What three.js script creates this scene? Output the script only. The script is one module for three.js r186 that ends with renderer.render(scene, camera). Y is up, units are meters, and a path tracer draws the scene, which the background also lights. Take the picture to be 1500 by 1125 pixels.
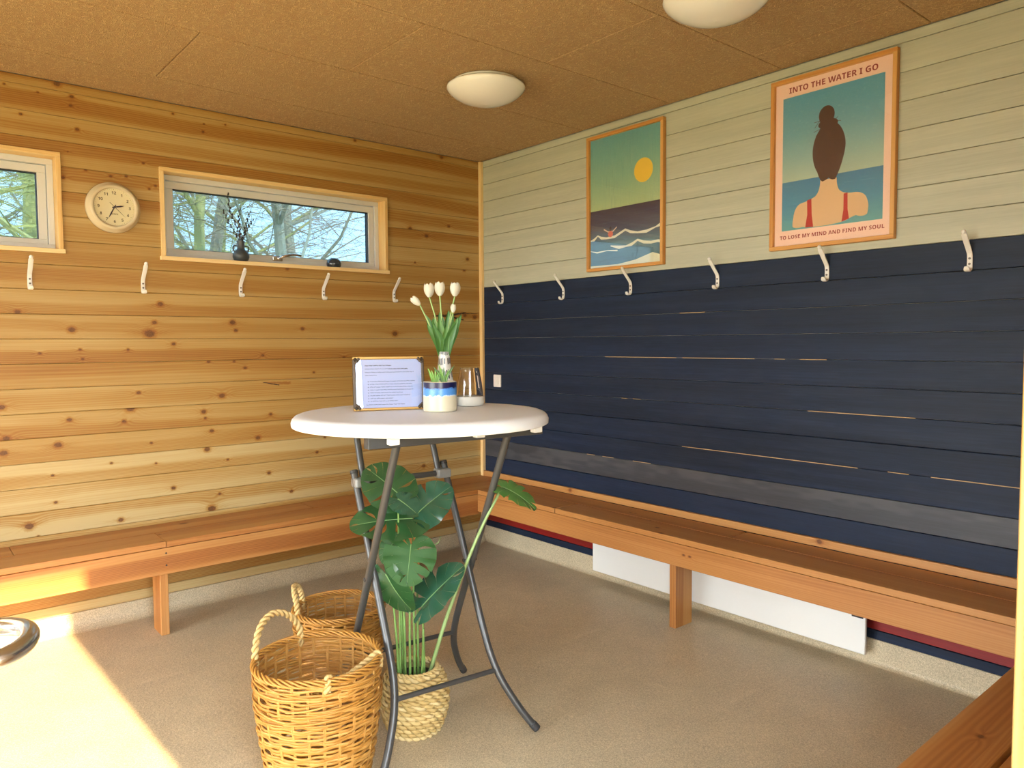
import * as THREE from 'three';
import { RoundedBoxGeometry } from 'three/addons/geometries/RoundedBoxGeometry.js';
import { mergeGeometries } from 'three/addons/utils/BufferGeometryUtils.js';

// ---------------------------------------------------------------- camera, sky, sun, exposure
const scene = new THREE.Scene();
const camera = new THREE.PerspectiveCamera(54.545, 1500 / 1125, 0.05, 300);
camera.position.set(3.904, 1.3201, 3.0422);
camera.rotation.order = 'YXZ';
camera.rotation.set(-0.0552362, 0.869204, -0.0065808);
scene.add(camera);

const renderer = new THREE.WebGLRenderer({ antialias: true });
renderer.toneMapping = THREE.LinearToneMapping;
renderer.toneMappingExposure = 1.0;
renderer.shadowMap.enabled = true;
renderer.shadowMap.type = THREE.PCFSoftShadowMap;

{ // clear spring sky: pale at the horizon, bluer overhead, the same all round
  const w = 64, h = 256, d = new Float32Array(w * h * 4);
  for (let j = 0; j < h; j++) {
    const el = (j + 0.5) / h * 180 - 90, t = Math.pow(THREE.MathUtils.clamp(el / 90, 0, 1), 0.55);
    const c = el < 0 ? [0.42, 0.40, 0.33] : [0.90 - 0.28 * t, 0.96 - 0.18 * t, 1.0 - 0.06 * t];
    for (let i = 0; i < w; i++) d.set([c[0], c[1], c[2], 1], (j * w + i) * 4);
  }
  const sky = new THREE.DataTexture(d, w, h, THREE.RGBAFormat, THREE.FloatType);
  sky.mapping = THREE.EquirectangularReflectionMapping; sky.magFilter = THREE.LinearFilter; sky.needsUpdate = true;
  scene.background = sky;
  scene.backgroundIntensity = 19.5;
}
const sun = new THREE.DirectionalLight(0xffdca6, 32);
sun.position.set(3.85 + 10, 2.0 + 5.4, 2.8 - 0.34);
sun.target.position.set(3.85, 2.0, 2.8);
sun.shadow.radius = 1.6;
sun.castShadow = true;
sun.shadow.mapSize.set(4096, 4096);
Object.assign(sun.shadow.camera, { left: -9, right: 9, top: 9, bottom: -9, near: 0.5, far: 45 });
scene.add(sun, sun.target);

// ---------------------------------------------------------------- helpers
function mulberry(a) { return () => { a |= 0; a = a + 0x6D2B79F5 | 0; let t = Math.imul(a ^ a >>> 15, 1 | a); t = t + Math.imul(t ^ t >>> 7, 61 | t) ^ t; return ((t ^ t >>> 14) >>> 0) / 4294967296; }; }
const V = (x, y, z) => new THREE.Vector3(x, y, z);
const lerp = (a, b, t) => a + (b - a) * t, clamp = (x, a = 0, b = 1) => Math.min(b, Math.max(a, x));
const sstep = (a, b, x) => { const t = clamp((x - a) / (b - a)); return t * t * (3 - 2 * t); };
const HT = new Float32Array(65536); { const r = mulberry(7); for (let i = 0; i < 65536; i++) HT[i] = r(); }
function vn(x, y) { // value noise 0..1
  const xi = Math.floor(x), yi = Math.floor(y); let fx = x - xi, fy = y - yi; fx = fx * fx * (3 - 2 * fx); fy = fy * fy * (3 - 2 * fy);
  const h = (a, b) => HT[(Math.imul(a, 7919) + Math.imul(b, 104729) + ((a * b) << 3)) & 65535];
  const a = h(xi, yi), b = h(xi + 1, yi), c = h(xi, yi + 1), e = h(xi + 1, yi + 1);
  return a + (b - a) * fx + (c - a) * fy + (a - b - c + e) * fx * fy;
}
const used = new Map();
function numbered(n) { const k = used.get(n) || 0; used.set(n, k + 1); return k ? `${n}_${String(k).padStart(3, '0')}` : n; }
function thing(name, label, category, pos = [0, 0, 0], group) {
  const g = new THREE.Group(); g.name = numbered(name); g.position.set(...pos); g.userData = { label, category };
  if (group) g.userData.group = group;
  scene.add(g); return g;
}
function structure(name, label, category) {
  const g = new THREE.Group(); g.name = name; g.userData = { kind: 'structure', label, category }; scene.add(g); return g;
}
// a part whose geometry is given in the parent's own axes
function part(parent, name, geo, mat, label) {
  const m = new THREE.Mesh(geo, mat); m.name = name; m.castShadow = m.receiveShadow = true;
  if (label) m.userData.label = label;
  parent.add(m); return m;
}
// a part whose geometry is given in room coordinates (parent and its parents only translated)
function partW(parent, name, geo, mat, label) {
  const off = V(0, 0, 0); for (let o = parent; o && o !== scene; o = o.parent) off.add(o.position);
  geo.translate(-off.x, -off.y, -off.z);
  return part(parent, name, geo, mat, label);
}
function merge(list) {
  const l = list.map((g) => { const q = g.index ? g.toNonIndexed() : g; if (!q.attributes.uv) q.setAttribute('uv', new THREE.BufferAttribute(new Float32Array(q.attributes.position.count * 2), 2)); for (const k of Object.keys(q.attributes)) if (!['position', 'normal', 'uv'].includes(k)) q.deleteAttribute(k); return q; });
  return l.length === 1 ? l[0] : mergeGeometries(l);
}
function box(x0, x1, y0, y1, z0, z1) { const g = new THREE.BoxGeometry(x1 - x0, y1 - y0, z1 - z0); g.translate((x0 + x1) / 2, (y0 + y1) / 2, (z0 + z1) / 2); return g.toNonIndexed(); }
function rbox(x0, x1, y0, y1, z0, z1, r = 0.003, seg = 1) { const g = new RoundedBoxGeometry(x1 - x0, y1 - y0, z1 - z0, seg, r); g.translate((x0 + x1) / 2, (y0 + y1) / 2, (z0 + z1) / 2); return g.index ? g.toNonIndexed() : g; }
// box-projected uv in metres; grain axis maps to u
function grainUV(g, axis, sx = 1, sy = 1, ou = 0, ov = 0) {
  const p = g.attributes.position, uv = new Float32Array(p.count * 2), n = V(), a = V(), b = V(), c = V();
  for (let i = 0; i < p.count; i += 3) {
    a.fromBufferAttribute(p, i); b.fromBufferAttribute(p, i + 1); c.fromBufferAttribute(p, i + 2);
    n.copy(b).sub(a).cross(c.clone().sub(a)); const e = [Math.abs(n.x), Math.abs(n.y), Math.abs(n.z)], top = e.indexOf(Math.max(...e));
    const o = [0, 1, 2].filter((k) => k !== axis), other = top === axis ? o[1] : o.find((k) => k !== top);
    const along = top === axis ? o[0] : axis;
    [a, b, c].forEach((q, k) => { const w = q.toArray(); uv[(i + k) * 2] = w[along] * sx + ou; uv[(i + k) * 2 + 1] = w[other] * sy + ov; });
  }
  g.setAttribute('uv', new THREE.BufferAttribute(uv, 2)); return g;
}
function tube(pts, r, seg = 32, rad = 8, closed = false) { return new THREE.TubeGeometry(new THREE.CatmullRomCurve3(pts, closed), seg, r, rad, closed).toNonIndexed(); }
// tapered / varying tube along points, radius function of t; capped ends
function vtube(pts, rf, seg = 32, rad = 8, closed = false) {
  const curve = new THREE.CatmullRomCurve3(pts, closed), fr = curve.computeFrenetFrames(seg, closed), pos = [], idx = [], uv = [];
  for (let i = 0; i <= seg; i++) {
    const t = i / seg, p = curve.getPointAt(t), N = fr.normals[i], B = fr.binormals[i];
    for (let j = 0; j <= rad; j++) { const a = j / rad * Math.PI * 2, r = rf(t, a); pos.push(p.x + r * (Math.cos(a) * N.x + Math.sin(a) * B.x), p.y + r * (Math.cos(a) * N.y + Math.sin(a) * B.y), p.z + r * (Math.cos(a) * N.z + Math.sin(a) * B.z)); uv.push(t, j / rad); }
  }
  for (let i = 0; i < seg; i++) for (let j = 0; j < rad; j++) { const a = i * (rad + 1) + j, b = a + rad + 1; idx.push(a, a + 1, b, b, a + 1, b + 1); }
  if (!closed) for (const e of [0, seg]) {
    const c = pos.length / 3, p = curve.getPointAt(e / seg); pos.push(p.x, p.y, p.z); uv.push(0, 0);
    for (let j = 0; j < rad; j++) { const a = e * (rad + 1) + j; e ? idx.push(c, a, a + 1) : idx.push(c, a + 1, a); }
  }
  const g = new THREE.BufferGeometry(); g.setAttribute('position', new THREE.Float32BufferAttribute(pos, 3)); g.setAttribute('uv', new THREE.Float32BufferAttribute(uv, 2)); g.setIndex(idx); g.computeVertexNormals();
  return g.toNonIndexed();
}
function lathe(pr, seg = 40, x = 0, y = 0, z = 0) { const g = new THREE.LatheGeometry(pr.map(([a, b]) => new THREE.Vector2(a, b)), seg); g.translate(x, y, z); return g.toNonIndexed(); }
function std(o) { return new THREE.MeshStandardMaterial(o); }
function phys(o) { return new THREE.MeshPhysicalMaterial(o); }
const lin = (r, g, b) => new THREE.Color().setRGB(r, g, b);
function dataTex(w, h, fn, srgb = true) {
  const d = new Uint8Array(w * h * 4);
  for (let j = 0; j < h; j++) for (let i = 0; i < w; i++) { const c = fn((i + 0.5) / w, (j + 0.5) / h, i, j), o = (j * w + i) * 4; d[o] = clamp(c[0]) * 255; d[o + 1] = clamp(c[1]) * 255; d[o + 2] = clamp(c[2]) * 255; d[o + 3] = 255; }
  const t = new THREE.DataTexture(d, w, h); if (srgb) t.colorSpace = THREE.SRGBColorSpace; t.magFilter = THREE.LinearFilter; t.minFilter = THREE.LinearMipmapLinearFilter; t.generateMipmaps = true;
  t.wrapS = t.wrapT = THREE.RepeatWrapping; t.needsUpdate = true; return t;
}
function mirrored(t) { t.wrapS = t.wrapT = THREE.MirroredRepeatWrapping; return t; }
function canvasTex(w, h, draw) { const c = document.createElement('canvas'); c.width = w; c.height = h; const x = c.getContext('2d'); draw(x, w, h); const t = new THREE.CanvasTexture(c); t.colorSpace = THREE.SRGBColorSpace; t.anisotropy = 8; return t; }

// ---------------------------------------------------------------- wood
const EMPTY = [];
const PITCH = 0.1109, TOPJ = 2.46; // cladding joints at TOPJ - k * PITCH on both walls
const KNOTS = '2.580,1.470,0.012;1.992,1.521,0.014;2.375,1.393,0.016;2.045,1.376,0.024;2.021,1.431,0.011;1.643,1.435,0.015;1.627,1.394,0.010;1.258,1.405,0.011;0.667,1.380,0.018;2.503,1.287,0.007;2.344,1.302,0.007;2.335,1.258,0.007;2.143,1.300,0.007;1.936,1.326,0.010;1.770,1.234,0.008;1.640,1.232,0.007;1.583,1.197,0.009;1.197,1.162,0.007;1.487,1.262,0.009;2.103,1.092,0.010;2.141,1.018,0.020;2.171,0.958,0.010;1.801,0.980,0.013;1.794,0.947,0.007;1.707,1.057,0.016;1.451,0.944,0.009;2.447,0.870,0.016;2.653,0.854,0.015;2.653,1.054,0.014;1.764,0.879,0.011;1.524,0.822,0.014;2.054,0.843,0.007;1.790,0.786,0.016;2.232,0.763,0.007;2.473,0.734,0.007;2.035,0.741,0.006;1.687,0.723,0.007;1.468,0.626,0.011;1.958,0.608,0.011;2.465,0.609,0.008;1.733,0.548,0.008;1.344,0.509,0.011;1.188,0.711,0.009;1.775,0.476,0.021;2.200,0.486,0.013;2.570,0.516,0.019;2.538,0.464,0.008;0.473,0.553,0.014;1.138,0.792,0.008;1.009,1.242,0.010;2.641,0.916,0.014;2.398,0.982,0.011;2.320,2.302,0.007;2.294,2.125,0.006;2.385,2.078,0.008;2.191,2.110,0.007;2.125,2.119,0.007;1.997,2.091,0.007;2.025,2.072,0.006;2.593,2.447,0.005;2.395,2.490,0.015;2.339,2.445,0.009;2.344,2.404,0.008;2.470,2.437,0.005;2.537,2.330,0.007;2.322,2.303,0.009;1.906,2.451,0.006;1.759,2.428,0.005;1.764,2.388,0.007;1.652,2.444,0.005;2.363,2.196,0.004;2.048,2.192,0.007;0.914,2.488,0.009;0.310,2.485,0.012;0.549,2.020,0.013;0.261,2.061,0.011;0.430,1.986,0.014;0.115,1.864,0.012;0.142,1.793,0.012;0.517,1.817,0.007;1.339,1.731,0.010;0.33,1.495,0.014;0.14,1.50,0.012;0.06,1.49,0.016;1.40,0.20,0.012'
  .split(';').map((s) => s.split(',').map(Number));
function woodSampler(seed, pal, knots, o = {}) {
  const rows = new Map(), R = mulberry(seed), P = o.pitch || PITCH, T = o.top ?? TOPJ;
  const params = []; for (let i = 0; i < 64; i++) params.push({ c: 0.15 + R() * 0.7, w: 0.5 + R() * 0.5, r: 3 + R() * 4, b: (R() - 0.5) * 0.24, h: 0.16 + R() * 0.42, o: R() * 40, s: R() < 0.5 ? -1 : 1 });
  for (const k0 of knots) { const k = [k0[0], k0[1], k0[2] * 0.84]; const i = Math.ceil((T - k[1]) / P); for (const j of [i - 1, i, i + 1]) { if (!rows.has(j)) rows.set(j, []); if (j === i) rows.get(j).push(k); } }
  return (s, y) => { // s along the board in metres, y across
    const row = Math.ceil((T - y) / P), q = params[((row % 64) + 64) % 64], t = (T - y) / P - row + 1;
    let c = (t - q.c) / q.w + (vn(s * 0.55 + q.o, row * 7.3) - 0.5) * 0.75 + (vn(s * 2.3 + q.o, row * 3.7) - 0.5) * 0.16;
    let knot = 0, halo = 0;
    for (const k of rows.get(row) || []) {
      const dz = (s - k[0]) / (k[2] * 1.35), dy = (y - k[1]) / k[2], e2 = dz * dz + dy * dy;
      if (Math.abs(dz) > 9) continue;
      c += 0.22 * Math.exp(-e2 / 7) * (dy > 0 ? -1 : 1) * (k[2] / 0.012);
      const e = Math.sqrt(e2) * (0.9 + 0.25 * vn(s * 260, y * 260));
      knot = Math.max(knot, 1 - sstep(0.62, 1.0, e)); halo = Math.max(halo, 0.55 * (1 - sstep(0.9, 1.9, e)), 0.4 * Math.exp(-dy * dy * 1.6 - Math.abs(dz) * 0.42));
    }
    const ac = Math.abs(c), heart = 1 - sstep(0.22, 0.5, ac + (vn(s * 5, y * 60) - 0.5) * 0.06);
    const ring = 0.5 + 0.5 * Math.sin((ac * q.r * 2 + (vn(s * 1.6 + q.o, t * 5 + row) - 0.5) * 1.1) * 6.283);
    const fine = vn(s * 7 + q.o, y * 340) - 0.5, mid = vn(s * 2.4 + q.o, y * 150) - 0.5, blot = vn(s * 2.1, y * 14) - 0.5;
    const tone = 0.30 + (o.bias ? o.bias(row) : 0) + q.b + q.h * heart * (0.55 + 0.45 * ring) + 0.09 * (ring - 0.5) + 0.08 * fine + 0.12 * mid + 0.16 * blot + halo * 0.75;
    const mix = (u, v, w2) => [lerp(u[0], v[0], w2), lerp(u[1], v[1], w2), lerp(u[2], v[2], w2)];
    let col = tone < 0.5 ? mix(pal[0], pal[1], clamp(tone * 2)) : mix(pal[1], pal[2], clamp(tone * 2 - 1));
    if (knot > 0) col = mix(col, mix(pal[3], pal[2], clamp(0.35 + vn(s * 420, y * 420) * 0.6 - 0.3)), knot * 0.85);
    for (const m of o.marks || EMPTY) { // dark resin streaks: z0, y0, z1, y1, half width at each end
      const dx = m[2] - m[0], dy = m[3] - m[1], t2 = ((s - m[0]) * dx + (y - m[1]) * dy) / (dx * dx + dy * dy); if (t2 < -0.05 || t2 > 1.05) continue;
      const dist = Math.abs((s - m[0]) * dy - (y - m[1]) * dx) / Math.hypot(dx, dy), wd = lerp(m[4], m[5], clamp(t2)) * (0.6 + 0.8 * vn(s * 120, y * 200)), k = (1 - sstep(wd * 0.55, wd, dist)) * sstep(-0.05, 0.04, t2) * (1 - sstep(0.95, 1.05, t2));
      if (k > 0) col = mix(col, m[6] ? pal[2] : [0.16, 0.07, 0.05], k * 0.9);
    }
    return col;
  };
}
const S = (r, g, b) => [r / 255, g / 255, b / 255];
const pinePal = [S(192, 168, 116), S(166, 125, 60), S(142, 88, 26), S(74, 40, 15)];
const pine = woodSampler(11, pinePal, KNOTS, { marks: [[0.385, 1.492, 0.24, 1.497, 0.004, 0.011], [0.25, 1.497, 0.13, 1.520, 0.010, 0.003], [0.26, 1.490, 0.15, 1.470, 0.010, 0.004], [0.16, 1.51, 0.03, 1.515, 0.003, 0.002], [1.487, 1.116, 1.335, 1.108, 0.003, 0.009, 1], [1.487, 1.117, 1.40, 1.100, 0.002, 0.0035]], bias: (row) => row > 15 ? -0.24 : row > 9 ? 0.02 : 0.05 }); // paler sapwood boards low on the wall, redder ones above
const pineTex = dataTex(2048, 1856, (u, v) => pine(u * 2.8, v * 2.52));
pineTex.wrapS = THREE.MirroredRepeatWrapping;
const pineMat = std({ map: pineTex, roughness: 0.55 });
const PU = 1 / 2.8, PV = 1 / 2.52;
const larchKn = []; { const r = mulberry(5); for (let i = 0; i < 10; i++) larchKn.push([r() * 2, r(), 0.006 + r() * 0.012]); }
const larchPal = [S(192, 144, 86), S(171, 114, 57), S(140, 83, 36), S(76, 40, 18)];
const larch = woodSampler(23, larchPal, larchKn, { pitch: 0.125, top: 1 });
const larchTex = dataTex(1024, 1024, (u, v) => larch(u * 2, v));
larchTex.wrapS = THREE.MirroredRepeatWrapping;
const larchMat = std({ map: larchTex, roughness: 0.5 });
function larchBoard(x0, x1, y0, y1, z0, z1, axis, ou = 0, ov = 0, r = 0.003) { return grainUV(rbox(x0, x1, y0, y1, z0, z1, r), axis, 0.5, 1, ou, ov); }
const paleMat = std({ map: (() => { const s = woodSampler(31, [S(238, 212, 160), S(226, 186, 120), S(204, 152, 84), S(120, 70, 30)], [], { pitch: 0.2, top: 1 }); const t = dataTex(512, 512, (u, v) => s(u * 1.5, v)); t.wrapS = THREE.MirroredRepeatWrapping; return t; })(), roughness: 0.55 });
const pale = (g, axis, ou = 0, ov = 0) => grainUV(g, axis, 0.66, 1, ou, ov);

// ---------------------------------------------------------------- shell dimensions
const RX = 3.70, RXO = 3.85, ZM = 6.2, H = 2.5, TH = 0.16; // right wall inner / outer face, front wall, ceiling height, wall thickness
const DZ0 = 2.278, DZ1 = 3.22, DH = 2.24;                  // doorway in the right wall
const FX0 = 0.30, FX1 = 3.60, FY0 = 0.12, FY1 = 2.40;      // wide window added in the unseen front wall for fill daylight
const WY0 = 1.735, WY1 = 2.185, W2 = [0.712, 1.980], W1 = [2.395, 3.663]; // window openings in the left wall
const plasterMat = std({ color: lin(0.55, 0.5, 0.42), roughness: 0.9 });

// floor: speckled vinyl
const floorTex = dataTex(1024, 1024, (u, v, i, j) => {
  const n = HT[(i * 131 + j * 7919) & 65535], m = vn(u * 330, v * 330), b = vn(u * 9, v * 9) - 0.5, k = 0.86 + (n - 0.5) * 0.20 + (m - 0.5) * 0.22 + b * 0.05;
  return [0.86 * k, 0.785 * k, 0.645 * k];
});
const floorBump = dataTex(512, 512, (u, v) => { const n = vn(u * 180, v * 180) * 0.7 + vn(u * 60, v * 60) * 0.3; return [n, n, n]; }, false);
const floorMat = std({ map: floorTex, roughness: 0.48, bumpMap: floorBump, bumpScale: 0.0006 });
{
  const f = structure('floor', 'beige speckled vinyl floor of the changing hut', 'floor');
  part(f, 'floor_sheet', grainUV(box(-TH, RXO, -0.12, 0, -TH, ZM + TH), 0, 1.25, 1.25), floorMat);
}
// coved vinyl upstands
function cove(prof, axis, from, to) { // prof in (distance from wall, height)
  const sh = new THREE.Shape(prof.map(([a, b]) => new THREE.Vector2(a, b)));
  const g = new THREE.ExtrudeGeometry(sh, { depth: to - from, bevelEnabled: false, steps: 1 });
  if (axis === 'x') g.rotateY(Math.PI / 2), g.applyMatrix4(new THREE.Matrix4().makeScale(1, 1, -1)); // profile plane to (z, y), extrusion along x
  const q = g.toNonIndexed(); return q;
}
{
  const arc = (R, h, t) => { const p = [[0, h], [t, h]]; for (let i = 0; i <= 8; i++) { const a = Math.PI + i / 8 * Math.PI / 2; p.push([t + R + R * Math.cos(a), R + R * Math.sin(a) + 0.0005]); } p.push([0, 0.0005]); return p; };
  const b1 = structure('baseboard_left', 'coved speckled vinyl skirting below the pine wall', 'skirting');
  const g1 = cove(arc(0.05, 0.085, 0.012), 'z', 0, ZM); part(b1, 'cove_strip', grainUV(g1, 2, 1.25, 1.25), floorMat);
  const b2 = structure('baseboard_back', 'coved speckled vinyl skirting below the navy wall', 'skirting');
  const g2 = cove(arc(0.02, 0.106, 0.005), 'z', 0, RX); g2.applyMatrix4(new THREE.Matrix4().set(0, 0, 1, 0, 0, 1, 0, 0, 1, 0, 0, 0, 0, 0, 0, 1));
  { const p = g2.attributes.position; for (let i = 0; i < p.count; i += 3) { const a = [p.getX(i + 1), p.getY(i + 1), p.getZ(i + 1)]; p.setXYZ(i + 1, p.getX(i + 2), p.getY(i + 2), p.getZ(i + 2)); p.setXYZ(i + 2, ...a); } g2.computeVertexNormals(); }
  part(b2, 'cove_strip', grainUV(g2, 0, 1.25, 1.25), floorMat);
}

// left wall: knotty pine cladding with two window openings
function chamBox(axis, s0, s1, y0, y1, d0, d1, ct = 0.0022, cb = 0.0022) { // board lying along axis ('z' on the left wall, 'x' on the back wall), front face at depth d1
  const c = [[d0, y0], [d1 - cb, y0], [d1, y0 + cb], [d1, y1 - ct], [d1 - ct, y1], [d0, y1]];
  const pos = [], uv = [], P = (s, q) => axis === 'z' ? [q[0], q[1], s] : [s, q[1], q[0]], quad = (a, b, e, f) => pos.push(...a, ...b, ...e, ...a, ...e, ...f);
  for (let i = 0; i < 6; i++) { const q = c[i], r = c[(i + 1) % 6]; axis === 'z' ? quad(P(s0, q), P(s0, r), P(s1, r), P(s1, q)) : quad(P(s1, q), P(s1, r), P(s0, r), P(s0, q)); }
  for (const s of [s0, s1]) for (let i = 1; i < 5; i++) { const t = [P(s, c[0]), P(s, c[i]), P(s, c[i + 1])]; if ((s === s0) === (axis === 'z')) t.reverse(); pos.push(...t[0], ...t[1], ...t[2]); }
  const g = new THREE.BufferGeometry(); g.setAttribute('position', new THREE.Float32BufferAttribute(pos, 3));
  if (axis === 'z') { const p = g.attributes.position, n = p.count; for (let i = 0; i < 36; i += 3) { /* side quads wind outward for 'z' */ } }
  g.computeVertexNormals();
  const p = g.attributes.position; for (let i = 0; i < p.count; i++) uv.push(axis === 'z' ? p.getZ(i) : p.getX(i), p.getY(i));
  g.setAttribute('uv', new THREE.Float32BufferAttribute(uv, 2)); return g;
}
{
  const wl = structure('wall_left', 'knotty pine clad wall with two small windows', 'wall');
  const core = []; // wall body behind the boards
  for (const [z0, z1, y0, y1] of [[-TH, ZM + TH, -0.12, WY0], [-TH, ZM + TH, WY1, H + 0.2], [-TH, W2[0], WY0, WY1], [W2[1], W1[0], WY0, WY1], [W1[1], ZM + TH, WY0, WY1]]) core.push(box(-TH, -0.02, y0, y1, z0, z1));
  part(wl, 'wall_core', merge(core), plasterMat);
  const scaleUV = (g) => { const uv = g.attributes.uv; for (let i = 0; i < uv.count; i++) uv.setXY(i, uv.getX(i) * PU, uv.getY(i) * PV); return g; };
  const joints = [H]; for (let k = 0; TOPJ - k * PITCH > 0.1; k++) joints.push(TOPJ - k * PITCH); joints.push(0.075);
  for (let k = 0; k + 1 < joints.length; k++) {
    const y1 = joints[k] - 0.0006, y0 = joints[k + 1] + 0.0006, segs = [];
    const yc = [[y0, y1]];
    if (y1 <= WY0 || y0 >= WY1) segs.push([0, ZM, y0, y1]);
    else {
      for (const [a, b] of [[0, W2[0]], [W2[1], W1[0]], [W1[1], ZM]]) segs.push([a, b, y0, y1, 1]);
      if (y1 > WY1) for (const w of [W2, W1]) segs.push([...w, WY1, y1, 0]);
      if (y0 < WY0) for (const w of [W2, W1]) segs.push([...w, y0, WY0, 0]);
    }
    const full = segs.length === 1 || (y1 > WY1 || y0 < WY0);
    if (full) part(wl, 'plank', scaleUV(merge(segs.map(([a, b, c, d, f]) => chamBox('z', a, b, c, d, -0.02, 0, f === 0 && c === y0 ? 0 : 0.0022, f === 0 && d === y1 ? 0 : 0.0022)))), pineMat);
    else for (const [a, b, c, d] of segs) part(wl, 'plank', scaleUV(chamBox('z', a, b, c, d, -0.02, 0)), pineMat);
  }
}
// windows: pine lining, pale aluminium frame and sash, glass, catch
const aluMat = std({ color: lin(0.60, 0.585, 0.54), roughness: 0.45 }), gasketMat = std({ color: lin(0.03, 0.03, 0.035), roughness: 0.7 });
const glassMat = phys({ color: 0xffffff, transmission: 1, thickness: 0, roughness: 0, ior: 1.5 });
const tintMat = phys({ color: lin(0.225, 0.295, 0.335), transmission: 1, thickness: 0, roughness: 0, ior: 1.5 }); // tint added to dim the overbright daylight view through the two small windows
const steelMat = std({ color: lin(0.62, 0.62, 0.63), metalness: 1, roughness: 0.22 });
function frameRing(a0, a1, y0, y1, w, x0, x1, r = 0.002) { return merge([rbox(x0, x1, y1 - w, y1, a0, a1, r), rbox(x0, x1, y0, y0 + w, a0, a1, r), rbox(x0, x1, y0 + w, y1 - w, a0, a0 + w, r), rbox(x0, x1, y0 + w, y1 - w, a1 - w, a1, r)]); }
function makeWindow(name, [a0, a1], label, catchAt) {
  const w = structure(name, label, 'window');
  const t = 0.02, d0 = -TH, d1 = 0.012;
  for (const [x] of [[0]]) {
    part(w, 'lining_board', pale(rbox(d0 + 0.02, d1, WY1 - t, WY1, a0, a1, 0.002), 2, 0.1, 0.2), paleMat);
    part(w, 'sill_board', pale(rbox(d0 + 0.02, d1 + 0.006, WY0, WY0 + t, a0 - 0.006, a1 + 0.006, 0.002), 2, 0.4, 0.5), paleMat);
    part(w, 'lining_board', pale(rbox(d0 + 0.02, d1, WY0 + t, WY1 - t, a0, a0 + t, 0.002), 1, 0.3, 0.1), paleMat);
    part(w, 'lining_board', pale(rbox(d0 + 0.02, d1, WY0 + t, WY1 - t, a1 - t, a1, 0.002), 1, 0.7, 0.6), paleMat);
  }
  const i0 = a0 + t, i1 = a1 - t, y0 = WY0 + t, y1 = WY1 - t;
  const fr = part(w, 'window_frame', frameRing(i0, i1, y0, y1, 0.026, -0.125, -0.062), aluMat);
  const s0 = i0 + 0.028, s1 = i1 - 0.028, q0 = y0 + 0.014, q1 = y1 - 0.030;
  part(fr, 'sash', frameRing(s0, s1, q0, q1, 0.034, -0.118, -0.072), aluMat);
  part(fr, 'gasket', frameRing(s0 + 0.033, s1 - 0.033, q0 + 0.033, q1 - 0.033, 0.004, -0.112, -0.080, 0.001), gasketMat);
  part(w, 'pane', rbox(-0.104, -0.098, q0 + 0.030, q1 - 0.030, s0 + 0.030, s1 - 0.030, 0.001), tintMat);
  if (catchAt) {
    part(fr, 'handle_base', rbox(-0.073, -0.055, q0 + 0.006, q0 + 0.030, catchAt - 0.006, catchAt + 0.05, 0.004, 2), steelMat);
    part(fr, 'handle', vtube([V(-0.058, q0 + 0.020, catchAt + 0.012), V(-0.035, q0 + 0.026, catchAt + 0.010), V(-0.026, q0 + 0.036, catchAt - 0.02), V(-0.026, q0 + 0.042, catchAt - 0.06), V(-0.027, q0 + 0.040, catchAt - 0.10)], (u) => 0.008 - 0.002 * u, 24, 8), steelMat);
  }
}
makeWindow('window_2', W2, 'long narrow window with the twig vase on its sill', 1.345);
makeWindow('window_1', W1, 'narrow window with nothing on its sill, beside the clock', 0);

// corner batten between the two clad walls
{
  const t = structure('trim_1', 'pale pine batten in the corner between pine and navy walls', 'trim');
  part(t, 'batten', pale(rbox(0, 0.028, 0.10, H - 0.001, 0, 0.022, 0.003), 1, 0.2, 0.3), paleMat);
}
// back wall: painted boards, sage grey above the hooks and navy below
const paintTex = (base, seed, amt, scuff) => mirrored(dataTex(1024, 1024, (u, v) => {
  const s = u * 3.7, y = v * 2.5; let k = 1 + (vn(s * 5 + seed, y * 420) - 0.5) * amt + (vn(s * 1.3 + seed, y * 36) - 0.5) * amt * 1.2 + (vn(s * 26, y * 300 + seed) - 0.5) * amt * 0.6;
  let c = base.map((b) => b * k);
  if (scuff) { const m = sstep(0.42, 0.72, vn(s * 3.1 + seed, y * 18) * 0.6 + vn(s * 14, y * 60) * 0.4) * scuff; c = c.map((b, i) => lerp(b, [0.33, 0.33, 0.335][i], m)); }
  return c;
}));
const sageMat = std({ map: paintTex([0.705, 0.700, 0.610], 3, 0.05), roughness: 0.55 });
const navyMat = phys({ map: paintTex([0.102, 0.145, 0.222], 9, 0.20, 0.08), roughness: 0.55, specularIntensity: 0.5 });
const scuffMat = std({ map: paintTex([0.20, 0.21, 0.235], 17, 0.16, 0.55), roughness: 0.5 });
const redMat = std({ map: paintTex([0.52, 0.07, 0.05], 21, 0.12), roughness: 0.45 });
const bareMat = std({ color: lin(0.55, 0.36, 0.16), roughness: 0.7 });
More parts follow.
